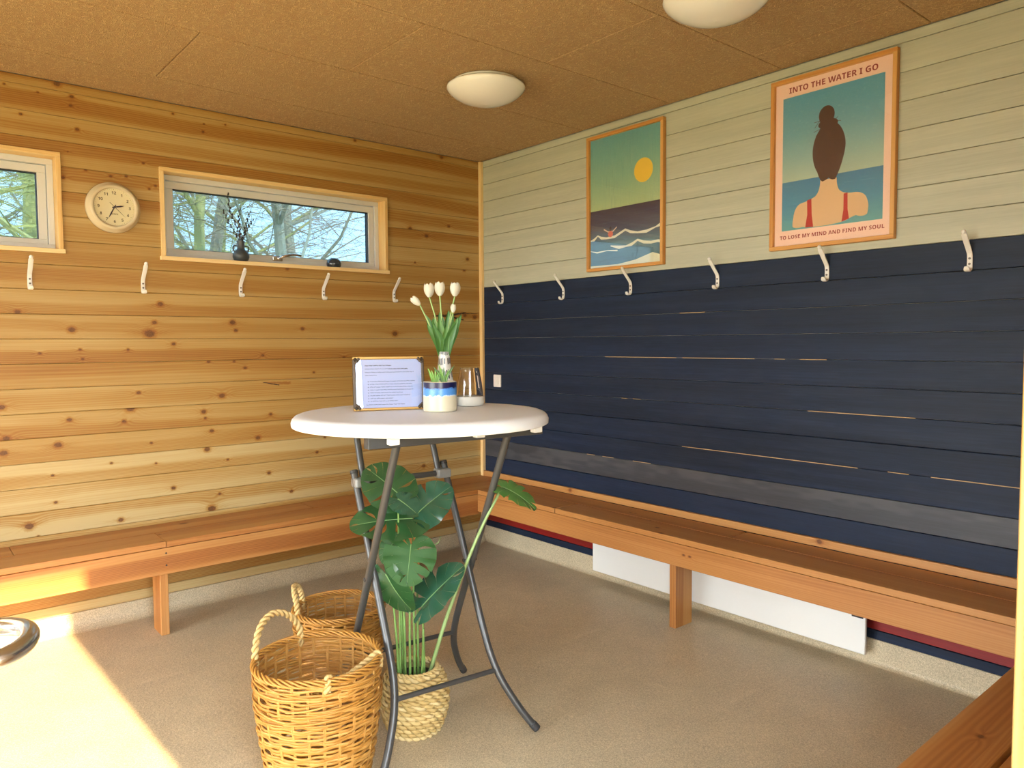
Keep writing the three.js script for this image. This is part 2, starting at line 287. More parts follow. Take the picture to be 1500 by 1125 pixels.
{
  const wb = structure('wall_back', 'board clad wall painted sage grey above and navy below', 'wall');
  part(wb, 'wall_core', box(-TH, RXO, -0.12, H + 0.2, -TH, -0.018), plasterMat);
  const bare = { 1.24: [[1.10, 1.58], [1.62, 2.02], [2.12, 2.17], [2.24, 2.36]], 1.017: [[1.22, 1.26], [1.30, 1.35], [2.28, 2.72]], 0.795: [[1.62, 2.5], [2.62, 2.70], [2.78, 3.2]], 0.684: [[0.96, 1.02], [1.08, 1.16], [1.3, 1.42]], 1.461: [[1.6, 1.75]] };
  const bevel = mulberry(77), joints = [H, TOPJ]; for (let k = 1; TOPJ - k * PITCH > 0.16; k++) joints.push(TOPJ - k * PITCH); joints.push(0.144, 0.100);
  for (let k = 0; k + 1 < joints.length; k++) {
    const yt = joints[k], yb = joints[k + 1], mid = (yt + yb) / 2;
    const m = mid > 1.68 ? sageMat : mid > 0.58 && mid < 0.68 ? scuffMat : mid > 0.144 && mid < 0.26 ? redMat : navyMat;
    const gap = mid > 1.68 ? 0.0010 : 0.0005 + bevel() * 0.0009, g = chamBox('x', 0, RX, yb + gap, yt - gap, -0.018, (bevel() - 0.5) * 0.0012, 0.0018, 0.0018), uv = g.attributes.uv;
    for (let i = 0; i < uv.count; i++) uv.setXY(i, uv.getX(i) / 3.7 + k * 0.137, uv.getY(i) / 2.5);
    part(wb, 'plank', g, m);
  }
  for (const [yy, spans] of Object.entries(bare)) { // unpainted tongues showing in a few joints
    const y = TOPJ - Math.round((TOPJ - Number(yy)) / PITCH) * PITCH;
    for (const [a, b] of spans) part(wb, 'bare_tongue', box(a, b, y - 0.0014, y + 0.0014, -0.006, 0.0003), bareMat, 'bare wood showing in a joint');
  }
}
// right wall with doorway and glazed side panel, front wall
{
  const wr = structure('wall_right', 'pine wall with the doorway the room is seen through', 'wall'), l = [];
  for (const [z0, z1, y0, y1] of [[0, DZ0, -0.12, H + 0.2], [DZ0, DZ1, DH, H + 0.2], [DZ0, DZ1, -0.12, 0.0], [DZ1, ZM + TH, -0.12, H + 0.2]]) l.push(pale(box(RX, RXO, y0, y1, z0, z1), 2));
  part(wr, 'wall_body', merge(l), paleMat);
  const wf = structure('wall_front', 'pine wall opposite the navy wall with a wide window added for fill daylight', 'wall');
  part(wf, 'wall_body', merge([[-0.02, RX, -0.12, FY0], [-0.02, RX, FY1, H + 0.2], [-0.02, FX0, FY0, FY1], [FX1, RX, FY0, FY1]].map(([a, b, c, d]) => pale(box(a, b, c, d, ZM, ZM + TH), 0))), paleMat);
  const w4 = structure('window_3', 'unseen two-pane window added opposite the navy wall for fill daylight', 'window'), fz0 = ZM + 0.05, fz1 = ZM + 0.10, xm = (FX0 + FX1) / 2;  // added opening out of view, lets in sky light to brighten the room
  part(w4, 'window_frame', merge([rbox(FX0, FX1, FY1 - 0.05, FY1, fz0, fz1), rbox(FX0, FX1, FY0, FY0 + 0.05, fz0, fz1), rbox(FX0, FX0 + 0.05, FY0 + 0.05, FY1 - 0.05, fz0, fz1), rbox(FX1 - 0.05, FX1, FY0 + 0.05, FY1 - 0.05, fz0, fz1), rbox(xm - 0.03, xm + 0.03, FY0 + 0.05, FY1 - 0.05, fz0, fz1)]), aluMat);
  for (const [a, b] of [[FX0 + 0.05, xm - 0.03], [xm + 0.03, FX1 - 0.05]]) part(w4, 'pane', box(a, b, FY0 + 0.05, FY1 - 0.05, fz0 + 0.022, fz0 + 0.028), glassMat);
  const t = structure('trim_2', 'pale wooden lining of the doorway', 'trim');
  const jambMat = std({ map: paleMat.map, color: lin(0.42, 0.39, 0.31), roughness: 0.55 });
  part(t, 'jamb', pale(rbox(RX - 0.004, RXO + 0.01, 0, DH, DZ0 - 0.002, DZ0 + 0.006, 0.002), 1), jambMat);
  part(t, 'added_sun_strip', pale(rbox(RXO - 0.03, RXO + 0.012, 0, DH, DZ0 - 0.002, DZ0 + 0.034, 0.002), 1), jambMat);  // unseen strip, added to set where the sun patch on the floor ends
  part(t, 'jamb', pale(rbox(RX - 0.004, RXO + 0.01, 0, DH, DZ1 - 0.006, DZ1 + 0.002, 0.002), 1), jambMat);
}
// ceiling: wood-wool panels
const fibre = (bump) => canvasTex(1024, 1024, (x, w, h) => {
  const r = mulberry(99);
  x.fillStyle = bump ? '#404040' : '#b48e60'; x.fillRect(0, 0, w, h);
  for (let i = 0; i < 15000; i++) {
    const px = r() * w, py = r() * h, a = r() * 6.283, L = 10 + r() * 26, k = (r() - 0.5) * 1.6, t = r();
    x.strokeStyle = bump ? `rgb(${80 + t * 175 | 0},${80 + t * 175 | 0},${80 + t * 175 | 0})` : `rgb(${164 + t * 78 | 0},${134 + t * 74 | 0},${90 + t * 62 | 0})`;
    x.lineWidth = 1.4 + r() * 1.6; x.beginPath();
    for (const [ox, oy] of [[0, 0]]) { x.moveTo(px, py); x.quadraticCurveTo(px + Math.cos(a) * L * 0.5 + Math.cos(a + 1.57) * k * 8, py + Math.sin(a) * L * 0.5 + Math.sin(a + 1.57) * k * 8, px + Math.cos(a) * L, py + Math.sin(a) * L); }
    x.stroke();
  }
});
{
  const c = structure('ceiling', 'brown wood-wool panel ceiling', 'ceiling');
  part(c, 'roof_deck', box(-TH, RXO, H + 0.022, H + 0.2, -TH, ZM + TH), plasterMat);
  const col = fibre(false), bmp = fibre(true); for (const t of [col, bmp]) t.wrapS = t.wrapT = THREE.RepeatWrapping; bmp.colorSpace = THREE.NoColorSpace;
  const m = std({ map: col, bumpMap: bmp, bumpScale: 0.004, roughness: 0.95 });
  const xs = [0, 0.34, 0.94, 1.54, 2.14, 2.745, 3.345, RX], off = [2.68, 2.07, 1.45, 0.85, 0.23, 2.02, 1.41];
  let n = 0;
  for (let i = 0; i < 7; i++) {
    const zs = [0]; for (let z = off[i] - 2.4; z < ZM; z += 2.4) if (z > 0.02) zs.push(z); zs.push(ZM);
    for (let j = 0; j + 1 < zs.length; j++) {
      const g = rbox(xs[i] + 0.0012, xs[i + 1] - 0.0012, H, H + 0.022, zs[j] + 0.0012, zs[j + 1] - 0.0012, 0.005); n++;
      part(c, 'ceiling_panel', grainUV(g, 0, 1.7, 1.7, n * 0.37, n * 0.61), m);
    }
  }
}
// ---------------------------------------------------------------- glazed door standing open into the room, just outside the picture
{
  const d = structure('door_1', 'glazed door standing open with a bent steel handle', 'door');
  d.position.set(RX + 0.04, 0, DZ1 - 0.02); const a = Math.atan2(0.196, 0.837); d.rotation.y = -a; // leaf lies along -x
  const L = 0.86, t = 0.02, s = 0.10;
  const leaf = merge([rbox(-L, 0, 0.01, 0.22, -t, t), rbox(-L, 0, DH - 0.13, DH - 0.01, -t, t), rbox(-L, -L + s, 0.22, DH - 0.13, -t, t), rbox(-s, 0, 0.22, DH - 0.13, -t, t)]);
  part(d, 'leaf_frame', leaf, aluMat);
  part(d, 'pane', box(-L + s, -s, 0.22, DH - 0.13, -0.004, 0.004), glassMat);
  // D-shaped pull handle: arms stand out from the leaf
  const inv = (x, y, z) => { const p = V(x - d.position.x, y, z - d.position.z); p.applyAxisAngle(V(0, 1, 0), a); return p; };
  const k0 = inv(3.050, 1.05, 2.949), k1 = inv(3.145, 1.05, 2.962);
  const pts = [V(k0.x, 1.05, -t), V(k0.x, 1.05, lerp(-t, k0.z, 0.45)), V(k0.x + 0.002, 1.05, lerp(-t, k0.z, 0.82)), V(lerp(k0.x, k1.x, 0.2), 1.05, k0.z - 0.006), V(lerp(k0.x, k1.x, 0.5), 1.05, k0.z - 0.011), V(lerp(k0.x, k1.x, 0.8), 1.05, k0.z - 0.004), V(k1.x, 1.05, lerp(-t, k0.z, 0.80)), V(k1.x, 1.05, lerp(-t, k0.z, 0.45)), V(k1.x, 1.05, -t)];
  part(d, 'handle', tube(pts, 0.0085, 60, 14), steelMat, 'bent steel pull handle');
  for (const k of [k0, k1]) { const g = new THREE.CylinderGeometry(0.018, 0.018, 0.008, 24); g.rotateX(Math.PI / 2); g.translate(k.x, 1.05, -t - 0.004); part(d, 'handle_rose', g, steelMat); }
}
// ---------------------------------------------------------------- benches
const BY = 0.44, BD = 0.335;
{ // along the pine wall
  const F = 0.37, b = thing('wall_bench', 'long wooden bench along the pine wall with two plank seat', 'bench', [0.185, 0, 1.5]);
  const legs = [2.105, 0.75, 3.5];
  [[0, 1.30], [1.30, 2.65], [2.65, ZM - 0.01]].forEach(([a, e], i) => partW(b, 'seat_plank', larchBoard(0.002, 0.183, BY - 0.027, BY, a + 0.001, e - 0.001, 2, i * 0.31, 0.13 + i * 0.25), larchMat));
  [[0, 2.10], [2.10, ZM - 0.01]].forEach(([a, e], i) => partW(b, 'seat_plank', larchBoard(0.186, F + 0.008, BY - 0.027, BY, a + (i ? 0.001 : 0.024), e - 0.001, 2, i * 0.47 + 0.2, 0.5 + i * 0.25), larchMat));
  [[BD - 0.012, 3.2], [3.2, ZM - 0.01]].forEach(([a, e], i) => partW(b, 'apron', larchBoard(F - 0.03, F, 0.288, BY - 0.0305, a, e - 0.001, 2, 0.6 + i * 0.3, 0.25), larchMat));
  for (const z of legs) partW(b, 'leg', larchBoard(F - 0.03 - 0.125, F - 0.031, 0, BY - 0.028, z - 0.018, z + 0.018, 1, z, 0.4), larchMat);
  for (const z of legs.slice(0, 1)) for (const y of [0.385, 0.33]) { const g = new THREE.CylinderGeometry(0.004, 0.004, 0.002, 12); g.rotateZ(Math.PI / 2); g.translate(F + 0.0005, y, z - 0.004); partW(b, 'screw', g.toNonIndexed(), gasketMat); }
}
{ // along the navy wall
  const F = BD, b = thing('wall_bench', 'long wooden bench along the navy wall above the white heater', 'bench', [1.8, 0, 0.17]);
  partW(b, 'back_rail', larchBoard(0.03, RX, BY + 0.001, 0.476, 0.002, 0.022, 0, 0.2, 0.62), larchMat);
  [[0.378, 2.0], [2.0, RX]].forEach(([a, e], i) => partW(b, 'seat_plank', larchBoard(a + 0.006, e - 0.001, BY - 0.027, BY, 0.023, 0.165, 0, 0.3 + i * 0.4, 0.13), larchMat));
  [[0.378, 1.05], [1.05, RX]].forEach(([a, e], i) => partW(b, 'seat_plank', larchBoard(a + 0.006, e - 0.0005, BY - 0.027, BY, 0.168, F + 0.008, 0, 0.1 + i * 0.4, 0.75), larchMat));
  partW(b, 'apron', larchBoard(0.372, RX, 0.305, BY - 0.0305, F - 0.03, F, 0, 0.05, 0.88), larchMat);
  for (const x of [1.80, 3.2]) partW(b, 'leg', larchBoard(x - 0.018, x + 0.018, 0, BY - 0.028, F - 0.03 - 0.125, F - 0.031, 1, x, 0.63), larchMat);
}
{ // along the right wall
  const b = thing('wall_bench', 'short wooden bench with a gap between planks beside the doorway', 'bench', [3.49, 0, 1.3]);
  partW(b, 'seat_plank', larchBoard(3.272, 3.398, BY - 0.034, BY - 0.001, BD + 0.012, 2.28, 2, 0.15, 0.38), larchMat);
  partW(b, 'seat_plank', larchBoard(3.410, 3.55, BY - 0.034, BY - 0.001, BD + 0.012, 2.28, 2, 0.55, 0.88), larchMat);
  partW(b, 'seat_plank', larchBoard(3.562, RX - 0.002, BY - 0.034, BY - 0.001, BD + 0.012, 2.28, 2, 0.75, 0.0), larchMat);
  partW(b, 'apron', larchBoard(3.285, 3.315, 0.30, BY - 0.035, BD + 0.002, 2.27, 2, 0.3, 0.63), larchMat);
  for (const z of [1.25, 2.2]) partW(b, 'leg', larchBoard(3.316, 3.44, 0, BY - 0.035, z - 0.018, z + 0.018, 1, z, 0.1), larchMat);
}
// ---------------------------------------------------------------- heater under the navy bench
{
  const wm = std({ color: lin(0.78, 0.77, 0.72), roughness: 0.35 });
  const h = thing('panel_heater', 'flat white panel heater mounted under the navy wall bench', 'heater', [1.82, 0.055, 0.05]);
  partW(h, 'front_panel', rbox(1.08, 2.58, 0.058, 0.395, 0.066, 0.080, 0.004, 2), wm);
  partW(h, 'body', rbox(1.095, 2.565, 0.07, 0.39, 0.028, 0.066, 0.004), std({ color: lin(0.62, 0.61, 0.57), roughness: 0.5 }));
  partW(h, 'control', rbox(2.525, 2.572, 0.205, 0.222, 0.080, 0.084, 0.002), gasketMat, 'small black control');
  for (const x of [1.3, 2.35]) partW(h, 'bracket', rbox(x - 0.02, x + 0.02, 0.12, 0.36, 0.001, 0.028, 0.002), steelMat);
}
// ---------------------------------------------------------------- ceiling lamps (switched off)
{
  const opal = phys({ color: lin(0.86, 0.83, 0.77), roughness: 0.22, clearcoat: 0.6, clearcoatRoughness: 0.12 }), ring = std({ color: lin(0.75, 0.73, 0.69), roughness: 0.4 });
  for (const [x, z, l] of [[1.20, 0.90, 'round white ceiling lamp with its whole dome showing, above the sea poster'], [2.385, 0.845, 'round white ceiling lamp above the poster of a bather']]) {
    const g = thing('ceiling_lamp', l, 'lamp', [x, H, z]);
    part(g, 'lamp_base', lathe([[0, 0], [0.150, 0], [0.152, -0.004], [0.152, -0.026], [0, -0.026]], 48), ring);
    part(g, 'lamp_shade', lathe([[0.150, -0.014], [0.170, -0.016], [0.178, -0.022], [0.178, -0.030], [0.168, -0.043], [0.148, -0.060], [0.118, -0.077], [0.08, -0.091], [0.04, -0.0985], [0, -0.101]], 56), opal);
  }
}
// ---------------------------------------------------------------- coat hooks
const hookWhite = std({ color: lin(0.80, 0.77, 0.70), roughness: 0.35 }), screwMat = std({ color: lin(0.16, 0.13, 0.11), roughness: 0.5, metalness: 0.4 });
function hookGeo(out) { // strap in the (depth, height) plane, 20 mm wide
  const cl = [[0.070 * out, 0.137], [0.066 * out, 0.131], [0.056 * out, 0.119], [0.038 * out, 0.100], [0.016 * out, 0.078], [0.006, 0.066], [0.003, 0.055], [0.003, 0.022], [0.005, 0.011], [0.013, 0.003], [0.024, 0.002], [0.033, 0.008], [0.037, 0.017]];
  const c = new THREE.CatmullRomCurve3(cl.map(([d, y]) => V(d, y, 0)), false, 'centripetal'), n = 36, pos = [], idx = [], t = 0.0028;
  const hw = (u) => 0.0100 - 0.0012 * Math.sin(u * Math.PI) + (u < 0.06 ? -0.004 * (1 - u / 0.06) : 0) + (u > 0.95 ? -0.004 * (u - 0.95) / 0.05 : 0);
  for (let i = 0; i <= n; i++) { const u = i / n, p = c.getPointAt(u), T = c.getTangentAt(u), N = V(-T.y, T.x, 0), w = hw(u); for (const [a, b] of [[1, 0.7], [0.7, 1], [-0.7, 1], [-1, 0.7], [-1, -0.7], [-0.7, -1], [0.7, -1], [1, -0.7]]) pos.push(p.x + N.x * t * a, p.y + N.y * t * a, w * b); }
  for (let i = 0; i < n; i++) for (let j = 0; j < 8; j++) { const a = i * 8 + j, b = i * 8 + (j + 1) % 8; idx.push(a, a + 8, b, b, a + 8, b + 8); }
  for (const e of [0, n]) for (let j = 1; j < 7; j++) e ? idx.push(e * 8, e * 8 + j + 1, e * 8 + j) : idx.push(0, j, j + 1);
  const g = new THREE.BufferGeometry(); g.setAttribute('position', new THREE.Float32BufferAttribute(pos, 3)); g.setIndex(idx); const q = g.toNonIndexed(); q.computeVertexNormals();
  const ball = new THREE.SphereGeometry(0.0085, 14, 10).toNonIndexed(); ball.translate(0.070 * out, 0.138, 0);
  return merge([q, ball]);
}
{
  const gN = hookGeo(1), sc = (y) => { const g = new THREE.CylinderGeometry(0.0042, 0.0042, 0.003, 12); g.rotateZ(Math.PI / 2); g.translate(0.006, y, 0); return g; }, s1 = sc(0.028), s2 = sc(0.048);
  const make = (pos, rot, label, group) => { const h = thing('coat_hook', label, 'hook', pos, group); h.rotation.y = rot; part(h, 'strap', gN, hookWhite); part(h, 'screw', s1, screwMat); part(h, 'screw', s2, screwMat); };
  for (const [z, l] of [[2.53, 'under the empty silled window beside the clock'], [2.068, 'below the wall clock, between the two windows'], [1.597, 'right under the two-handled twig vase'], [1.130, 'right under the domed tealight holder'], [0.672, 'on the pine boards nearest the room corner']]) make([0, 1.568, z], 0, 'white coat hook on the pine wall ' + l, 'hooks on the pine wall');
  for (const [x, l] of [[0.22, 'closest to the room corner'], [0.776, 'second from the room corner'], [1.285, 'right under the sea poster'], [1.822, 'between the two posters'], [2.358, 'right under the bather poster'], [2.895, 'closest to the doorway']]) make([x, 1.568, 0.0005], -Math.PI / 2, 'white coat hook on the navy wall ' + l, 'hooks on the navy wall');
}
// ---------------------------------------------------------------- socket
{
  const s = thing('wall_socket', 'small white socket plate low in the corner of the navy wall', 'socket', [0.163, 1.075, 0]), w = std({ color: lin(0.8, 0.72, 0.64), roughness: 0.35 });
  part(s, 'plate', rbox(-0.036, 0.036, -0.04, 0.04, 0.0005, 0.009, 0.003, 2), w); part(s, 'rocker', rbox(-0.018, 0.018, -0.024, 0.024, 0.009, 0.012, 0.002), w);
}
// ---------------------------------------------------------------- wall clock
{
  const R = 0.117, k = thing('wall_clock', 'round cream wall clock with black numerals between the windows', 'clock', [0, 1.963, 2.187]);
  k.rotation.y = Math.PI / 2; // own +z points into the room
  const rim = std({ color: lin(0.60, 0.49, 0.31), roughness: 0.5 });
  const rg = lathe([[0, 0], [R, 0], [R, 0.010], [R - 0.003, 0.020], [R - 0.010, 0.026], [R - 0.012, 0.036], [R - 0.018, 0.043], [R - 0.026, 0.043], [R - 0.031, 0.037], [R - 0.031, 0.030], [0, 0.030]], 64); rg.rotateX(Math.PI / 2); part(k, 'case', rg, rim);
  const face = canvasTex(512, 512, (x) => {
    x.fillStyle = '#dccfa6'; x.fillRect(0, 0, 512, 512); x.fillStyle = '#3a2a18'; x.textAlign = 'center'; x.textBaseline = 'middle'; x.font = 'bold 54px sans-serif';
    for (let i = 1; i <= 12; i++) { const a = i / 12 * 6.2832; x.fillText(String(i), 256 + Math.sin(a) * 196, 256 - Math.cos(a) * 196); }
    for (let i = 0; i < 60; i++) { const a = i / 60 * 6.2832, q = i % 5 ? 240 : 236; x.lineWidth = i % 5 ? 2 : 4; x.strokeStyle = '#6a553a'; x.beginPath(); x.moveTo(256 + Math.sin(a) * q, 256 - Math.cos(a) * q); x.lineTo(256 + Math.sin(a) * 248, 256 - Math.cos(a) * 248); x.stroke(); }
    x.font = 'bold 24px sans-serif'; x.fillText('QUARTZ', 256, 350);
  });
  const fg = new THREE.CircleGeometry(R - 0.031, 64); fg.translate(0, 0, 0.0306); part(k, 'dial', fg, std({ map: face, roughness: 0.6 }));
  const hm = std({ color: lin(0.03, 0.015, 0.03), roughness: 0.5 });
  const hand = (len, w, ang, z, tail) => { const sh = new THREE.Shape([[-w, -tail], [w, -tail], [w * 1.3, len * 0.6], [0, len], [-w * 1.3, len * 0.6]].map(([a, b]) => new THREE.Vector2(a, b))); const g = new THREE.ExtrudeGeometry(sh, { depth: 0.0012, bevelEnabled: false }); g.rotateZ(-ang); g.translate(0, 0, z); return g; };
  part(k, 'hour_hand', hand(0.044, 0.0026, 2.57 / 12 * 6.2832, 0.0325, 0.010), hm); part(k, 'minute_hand', hand(0.064, 0.0022, 34.5 / 60 * 6.2832, 0.0345, 0.012), hm); part(k, 'second_hand', hand(0.062, 0.0007, 22.5 / 60 * 6.2832, 0.0365, 0.028), hm);
  const hub = new THREE.CylinderGeometry(0.004, 0.004, 0.008, 16); hub.rotateX(Math.PI / 2); hub.translate(0, 0, 0.035); part(k, 'hub', hub, hm);
  const gl = new THREE.CircleGeometry(R - 0.029, 48); gl.translate(0, 0, 0.0405); part(k, 'glass', gl, phys({ transmission: 1, thickness: 0, roughness: 0.02, color: 0xffffff, specularIntensity: 0.5 }));
}
// ---------------------------------------------------------------- framed posters
function poster(name, label, cx, cy, W, Hh, tex, tilt = 0) {
  const p = thing(name, label, 'poster', [cx, cy - Hh / 2, 0.001]); p.rotation.z = tilt;
  const fw = 0.017, d = 0.026, m = std({ map: paleMat.map, color: lin(0.80, 0.58, 0.34), roughness: 0.5 });
  const P = (n, g, mt) => part(p, n, g, mt);
  P('frame_rail', pale(rbox(-W / 2, W / 2, Hh - fw, Hh, 0, d, 0.002), 0, cx, 0.3), m); P('frame_rail', pale(rbox(-W / 2, W / 2, 0, fw, 0, d, 0.002), 0, cx, 0.5), m);
  P('frame_rail', pale(rbox(-W / 2, -W / 2 + fw, fw, Hh - fw, 0, d, 0.002), 1, cx, 0.1), m); P('frame_rail', pale(rbox(W / 2 - fw, W / 2, fw, Hh - fw, 0, d, 0.002), 1, cx, 0.7), m);
  P('backing', box(-W / 2 + fw, W / 2 - fw, fw, Hh - fw, 0, 0.008), plasterMat);
  const g = new THREE.PlaneGeometry(W - 2 * fw, Hh - 2 * fw); g.translate(0, Hh / 2, 0.0086); P('print', g, std({ map: tex, roughness: 0.6 }));
  P('glass', box(-W / 2 + fw, W / 2 - fw, fw, Hh - fw, 0.0140, 0.0155), glassMat);
}
const seaTex = canvasTex(720, 1016, (x, w, h) => {
  const r = mulberry(3); let g = x.createLinearGradient(0, 0, 0, h * 0.62); g.addColorStop(0, '#5f9a98'); g.addColorStop(0.5, '#86ad90'); g.addColorStop(1, '#b6bf85'); x.fillStyle = g; x.fillRect(0, 0, w, h * 0.62);
  for (let i = 0; i < 900; i++) { x.fillStyle = r() < 0.5 ? `rgba(60,110,115,${0.05 * r()})` : `rgba(190,205,165,${0.06 * r()})`; x.fillRect(r() * w, r() * h * 0.6, 2 + r() * 10, 20 + r() * 110); }
  x.fillStyle = '#e9bd3c'; x.beginPath(); x.ellipse(w * 0.755, h * 0.315, w * 0.125, w * 0.125, 0, 0, 6.2832); x.fill();
  g = x.createLinearGradient(0, h * 0.56, 0, h); g.addColorStop(0, '#3c3040'); g.addColorStop(0.35, '#4d5060'); g.addColorStop(0.6, '#5d7d88'); g.addColorStop(1, '#56707e'); x.fillStyle = g; x.fillRect(0, h * 0.553, w, h * 0.447);
  for (let i = 0; i < 500; i++) { x.fillStyle = `rgba(${r() < 0.5 ? '90,130,140' : '50,45,65'},${0.10 * r()})`; x.fillRect(r() * w, h * (0.56 + r() * 0.42), 30 + r() * 120, 2 + r() * 8); }
  const crest = (pts, th) => { x.fillStyle = '#e4e0c8'; x.beginPath(); x.moveTo(pts[0][0] * w, pts[0][1] * h); for (let i = 1; i < pts.length; i++) x.lineTo(pts[i][0] * w, pts[i][1] * h); for (let i = pts.length - 1; i >= 0; i--) x.lineTo(pts[i][0] * w, (pts[i][1] + th * (0.3 + 0.7 * Math.abs(Math.sin(i * 1.7)))) * h); x.closePath(); x.fill(); };
  crest([[0, 0.778], [0.06, 0.762], [0.11, 0.742], [0.16, 0.757], [0.24, 0.768], [0.36, 0.762], [0.45, 0.738], [0.51, 0.722], [0.58, 0.742], [0.68, 0.758], [0.80, 0.755], [0.92, 0.74], [0.97, 0.722], [1, 0.728]], 0.024);
  crest([[0.3, 0.835], [0.42, 0.845], [0.52, 0.85], [0.60, 0.835], [0.68, 0.812], [0.76, 0.832], [0.86, 0.842], [0.95, 0.838], [1, 0.845]], 0.026);
  crest([[0, 0.86], [0.1, 0.872], [0.25, 0.868], [0.4, 0.875]], 0.012);
  x.fillStyle = '#dcd8b8'; x.beginPath(); x.moveTo(0, h * 0.98); x.lineTo(w * 0.4, h * 0.985); x.lineTo(w * 0.65, h * 0.965); x.lineTo(w * 0.88, h * 0.925); x.lineTo(w * 0.95, h * 0.94); x.lineTo(w, h * 0.955); x.lineTo(w, h); x.lineTo(0, h); x.fill();
  // small bather with raised arms
  x.strokeStyle = '#e2c2a4'; x.lineWidth = 9; x.beginPath(); x.moveTo(w * 0.20, h * 0.705); x.lineTo(w * 0.262, h * 0.728); x.lineTo(w * 0.335, h * 0.728); x.lineTo(w * 0.39, h * 0.700); x.stroke();
  x.fillStyle = '#d96a50'; x.beginPath(); x.ellipse(w * 0.298, h * 0.747, w * 0.036, h * 0.024, 0, 0, 6.2832); x.fill();
  x.fillStyle = '#3a2c2e'; x.beginPath(); x.ellipse(w * 0.297, h * 0.708, w * 0.016, h * 0.015, 0, 0, 6.2832); x.fill(); x.fillRect(w * 0.295, h * 0.688, 6, 14);
});
const batherTex = canvasTex(768, 1064, (x, w, h) => {
  const r = mulberry(8); x.fillStyle = '#f0c9b2'; x.fillRect(0, 0, w, h);
  const X0 = 0.068 * w, X1 = 0.932 * w, Y0 = 0.088 * h, Y1 = 0.905 * h, hor = 0.605 * h;
  let g = x.createLinearGradient(0, Y0, 0, hor); g.addColorStop(0, '#4f95ab'); g.addColorStop(0.45, '#6ea0a8'); g.addColorStop(1, '#a9b8a0'); x.fillStyle = g; x.fillRect(X0, Y0, X1 - X0, hor - Y0);
  for (let i = 0; i < 260; i++) { x.fillStyle = `rgba(190,215,210,${0.12 * r()})`; x.fillRect(X0 + r() * (X1 - X0 - 20), Y0 + r() * (hor - Y0 - 10), 2 + r() * 16, 2 + r() * 8); }
  g = x.createLinearGradient(0, hor, 0, Y1); g.addColorStop(0, '#3f7a9a'); g.addColorStop(0.5, '#4488a4'); g.addColorStop(1, '#5b9fa0'); x.fillStyle = g; x.fillRect(X0, hor, X1 - X0, Y1 - hor);
  for (let i = 0; i < 150; i++) { x.fillStyle = `rgba(${r() < 0.5 ? '150,195,195' : '50,105,140'},${0.16 * r()})`; const ww = 20 + r() * 90; x.fillRect(X0 + r() * (X1 - X0 - ww), hor + r() * (Y1 - hor - 6), ww, 2 + r() * 5); }
  const P = (u, v) => [X0 + u * (X1 - X0), Y0 + v * (Y1 - Y0)], poly = (pts, col) => { x.fillStyle = col; x.beginPath(); x.moveTo(...P(...pts[0])); for (let i = 1; i < pts.length; i++) { const a = pts[i]; a.length === 4 ? x.quadraticCurveTo(...P(a[0], a[1]), ...P(a[2], a[3])) : x.lineTo(...P(...a)); } x.closePath(); x.fill(); };
  // back, shoulders and neck
  poly([[0.40, 0.66], [0.40, 0.745, 0.345, 0.775], [0.27, 0.80, 0.20, 0.808], [0.135, 0.83, 0.125, 0.905], [0.112, 0.955, 0.118, 0.978], [0.16, 0.995, 0.22, 0.985], [0.30, 0.995, 0.42, 0.995], [0.56, 0.995, 0.66, 0.978], [0.72, 0.955, 0.755, 0.95], [0.82, 0.972, 0.86, 0.95], [0.885, 0.88, 0.845, 0.825], [0.81, 0.785, 0.72, 0.786], [0.62, 0.785, 0.585, 0.745], [0.565, 0.715, 0.565, 0.66]], '#d9b184');
  poly([[0.268, 0.792], [0.312, 0.785], [0.318, 0.90], [0.335, 0.994], [0.252, 0.993], [0.272, 0.90]], '#b3241f');
  poly([[0.635, 0.785], [0.672, 0.780], [0.675, 0.90], [0.690, 0.968], [0.618, 0.984], [0.635, 0.90]], '#b3241f');
  // hair up in a bun
  const hair = '#4a2a1c';
  poly([[0.40, 0.28], [0.325, 0.34, 0.318, 0.44], [0.315, 0.53, 0.37, 0.60], [0.395, 0.665, 0.425, 0.672], [0.465, 0.665, 0.485, 0.65], [0.51, 0.675, 0.55, 0.668], [0.60, 0.60, 0.625, 0.52], [0.655, 0.44, 0.64, 0.39], [0.62, 0.31, 0.56, 0.27], [0.49, 0.25, 0.40, 0.28]], hair);
  x.fillStyle = hair; x.beginPath(); x.ellipse(...P(0.455, 0.195), w * 0.068, h * 0.055, 0, 0, 6.2832); x.fill(); x.beginPath(); x.ellipse(...P(0.47, 0.26), w * 0.085, h * 0.03, 0, 0, 6.2832); x.fill();
  x.strokeStyle = hair; x.lineWidth = 2.5; for (let i = 0; i < 10; i++) { const a = P(0.40 + r() * 0.16, 0.2 + r() * 0.1), b = P(0.30 + r() * 0.34, 0.22 + r() * 0.14); x.beginPath(); x.moveTo(...a); x.quadraticCurveTo(a[0] + (r() - 0.5) * 90, a[1] - 20, ...b); x.stroke(); }
  x.strokeStyle = '#5c3826'; for (let i = 0; i < 14; i++) { const u = 0.37 + r() * 0.22; x.beginPath(); x.moveTo(...P(0.47, 0.31)); x.quadraticCurveTo(...P(u, 0.42), ...P(u * 0.6 + 0.19, 0.60)); x.globalAlpha = 0.35; x.stroke(); } x.globalAlpha = 1;
  const text = (s, y, px, span) => { x.fillStyle = '#8c2222'; x.textAlign = 'center'; x.textBaseline = 'middle'; x.font = `bold ${px}px sans-serif`; const mw = x.measureText(s).width, k = span * w / mw; x.save(); x.translate(w / 2, y * h); x.scale(k, 1); x.fillText(s, 0, 0); x.restore(); };
  text('INTO THE WATER I GO', 0.047, 50, 0.76); text('TO LOSE MY MIND AND FIND MY SOUL', 0.946, 34, 0.90);
});
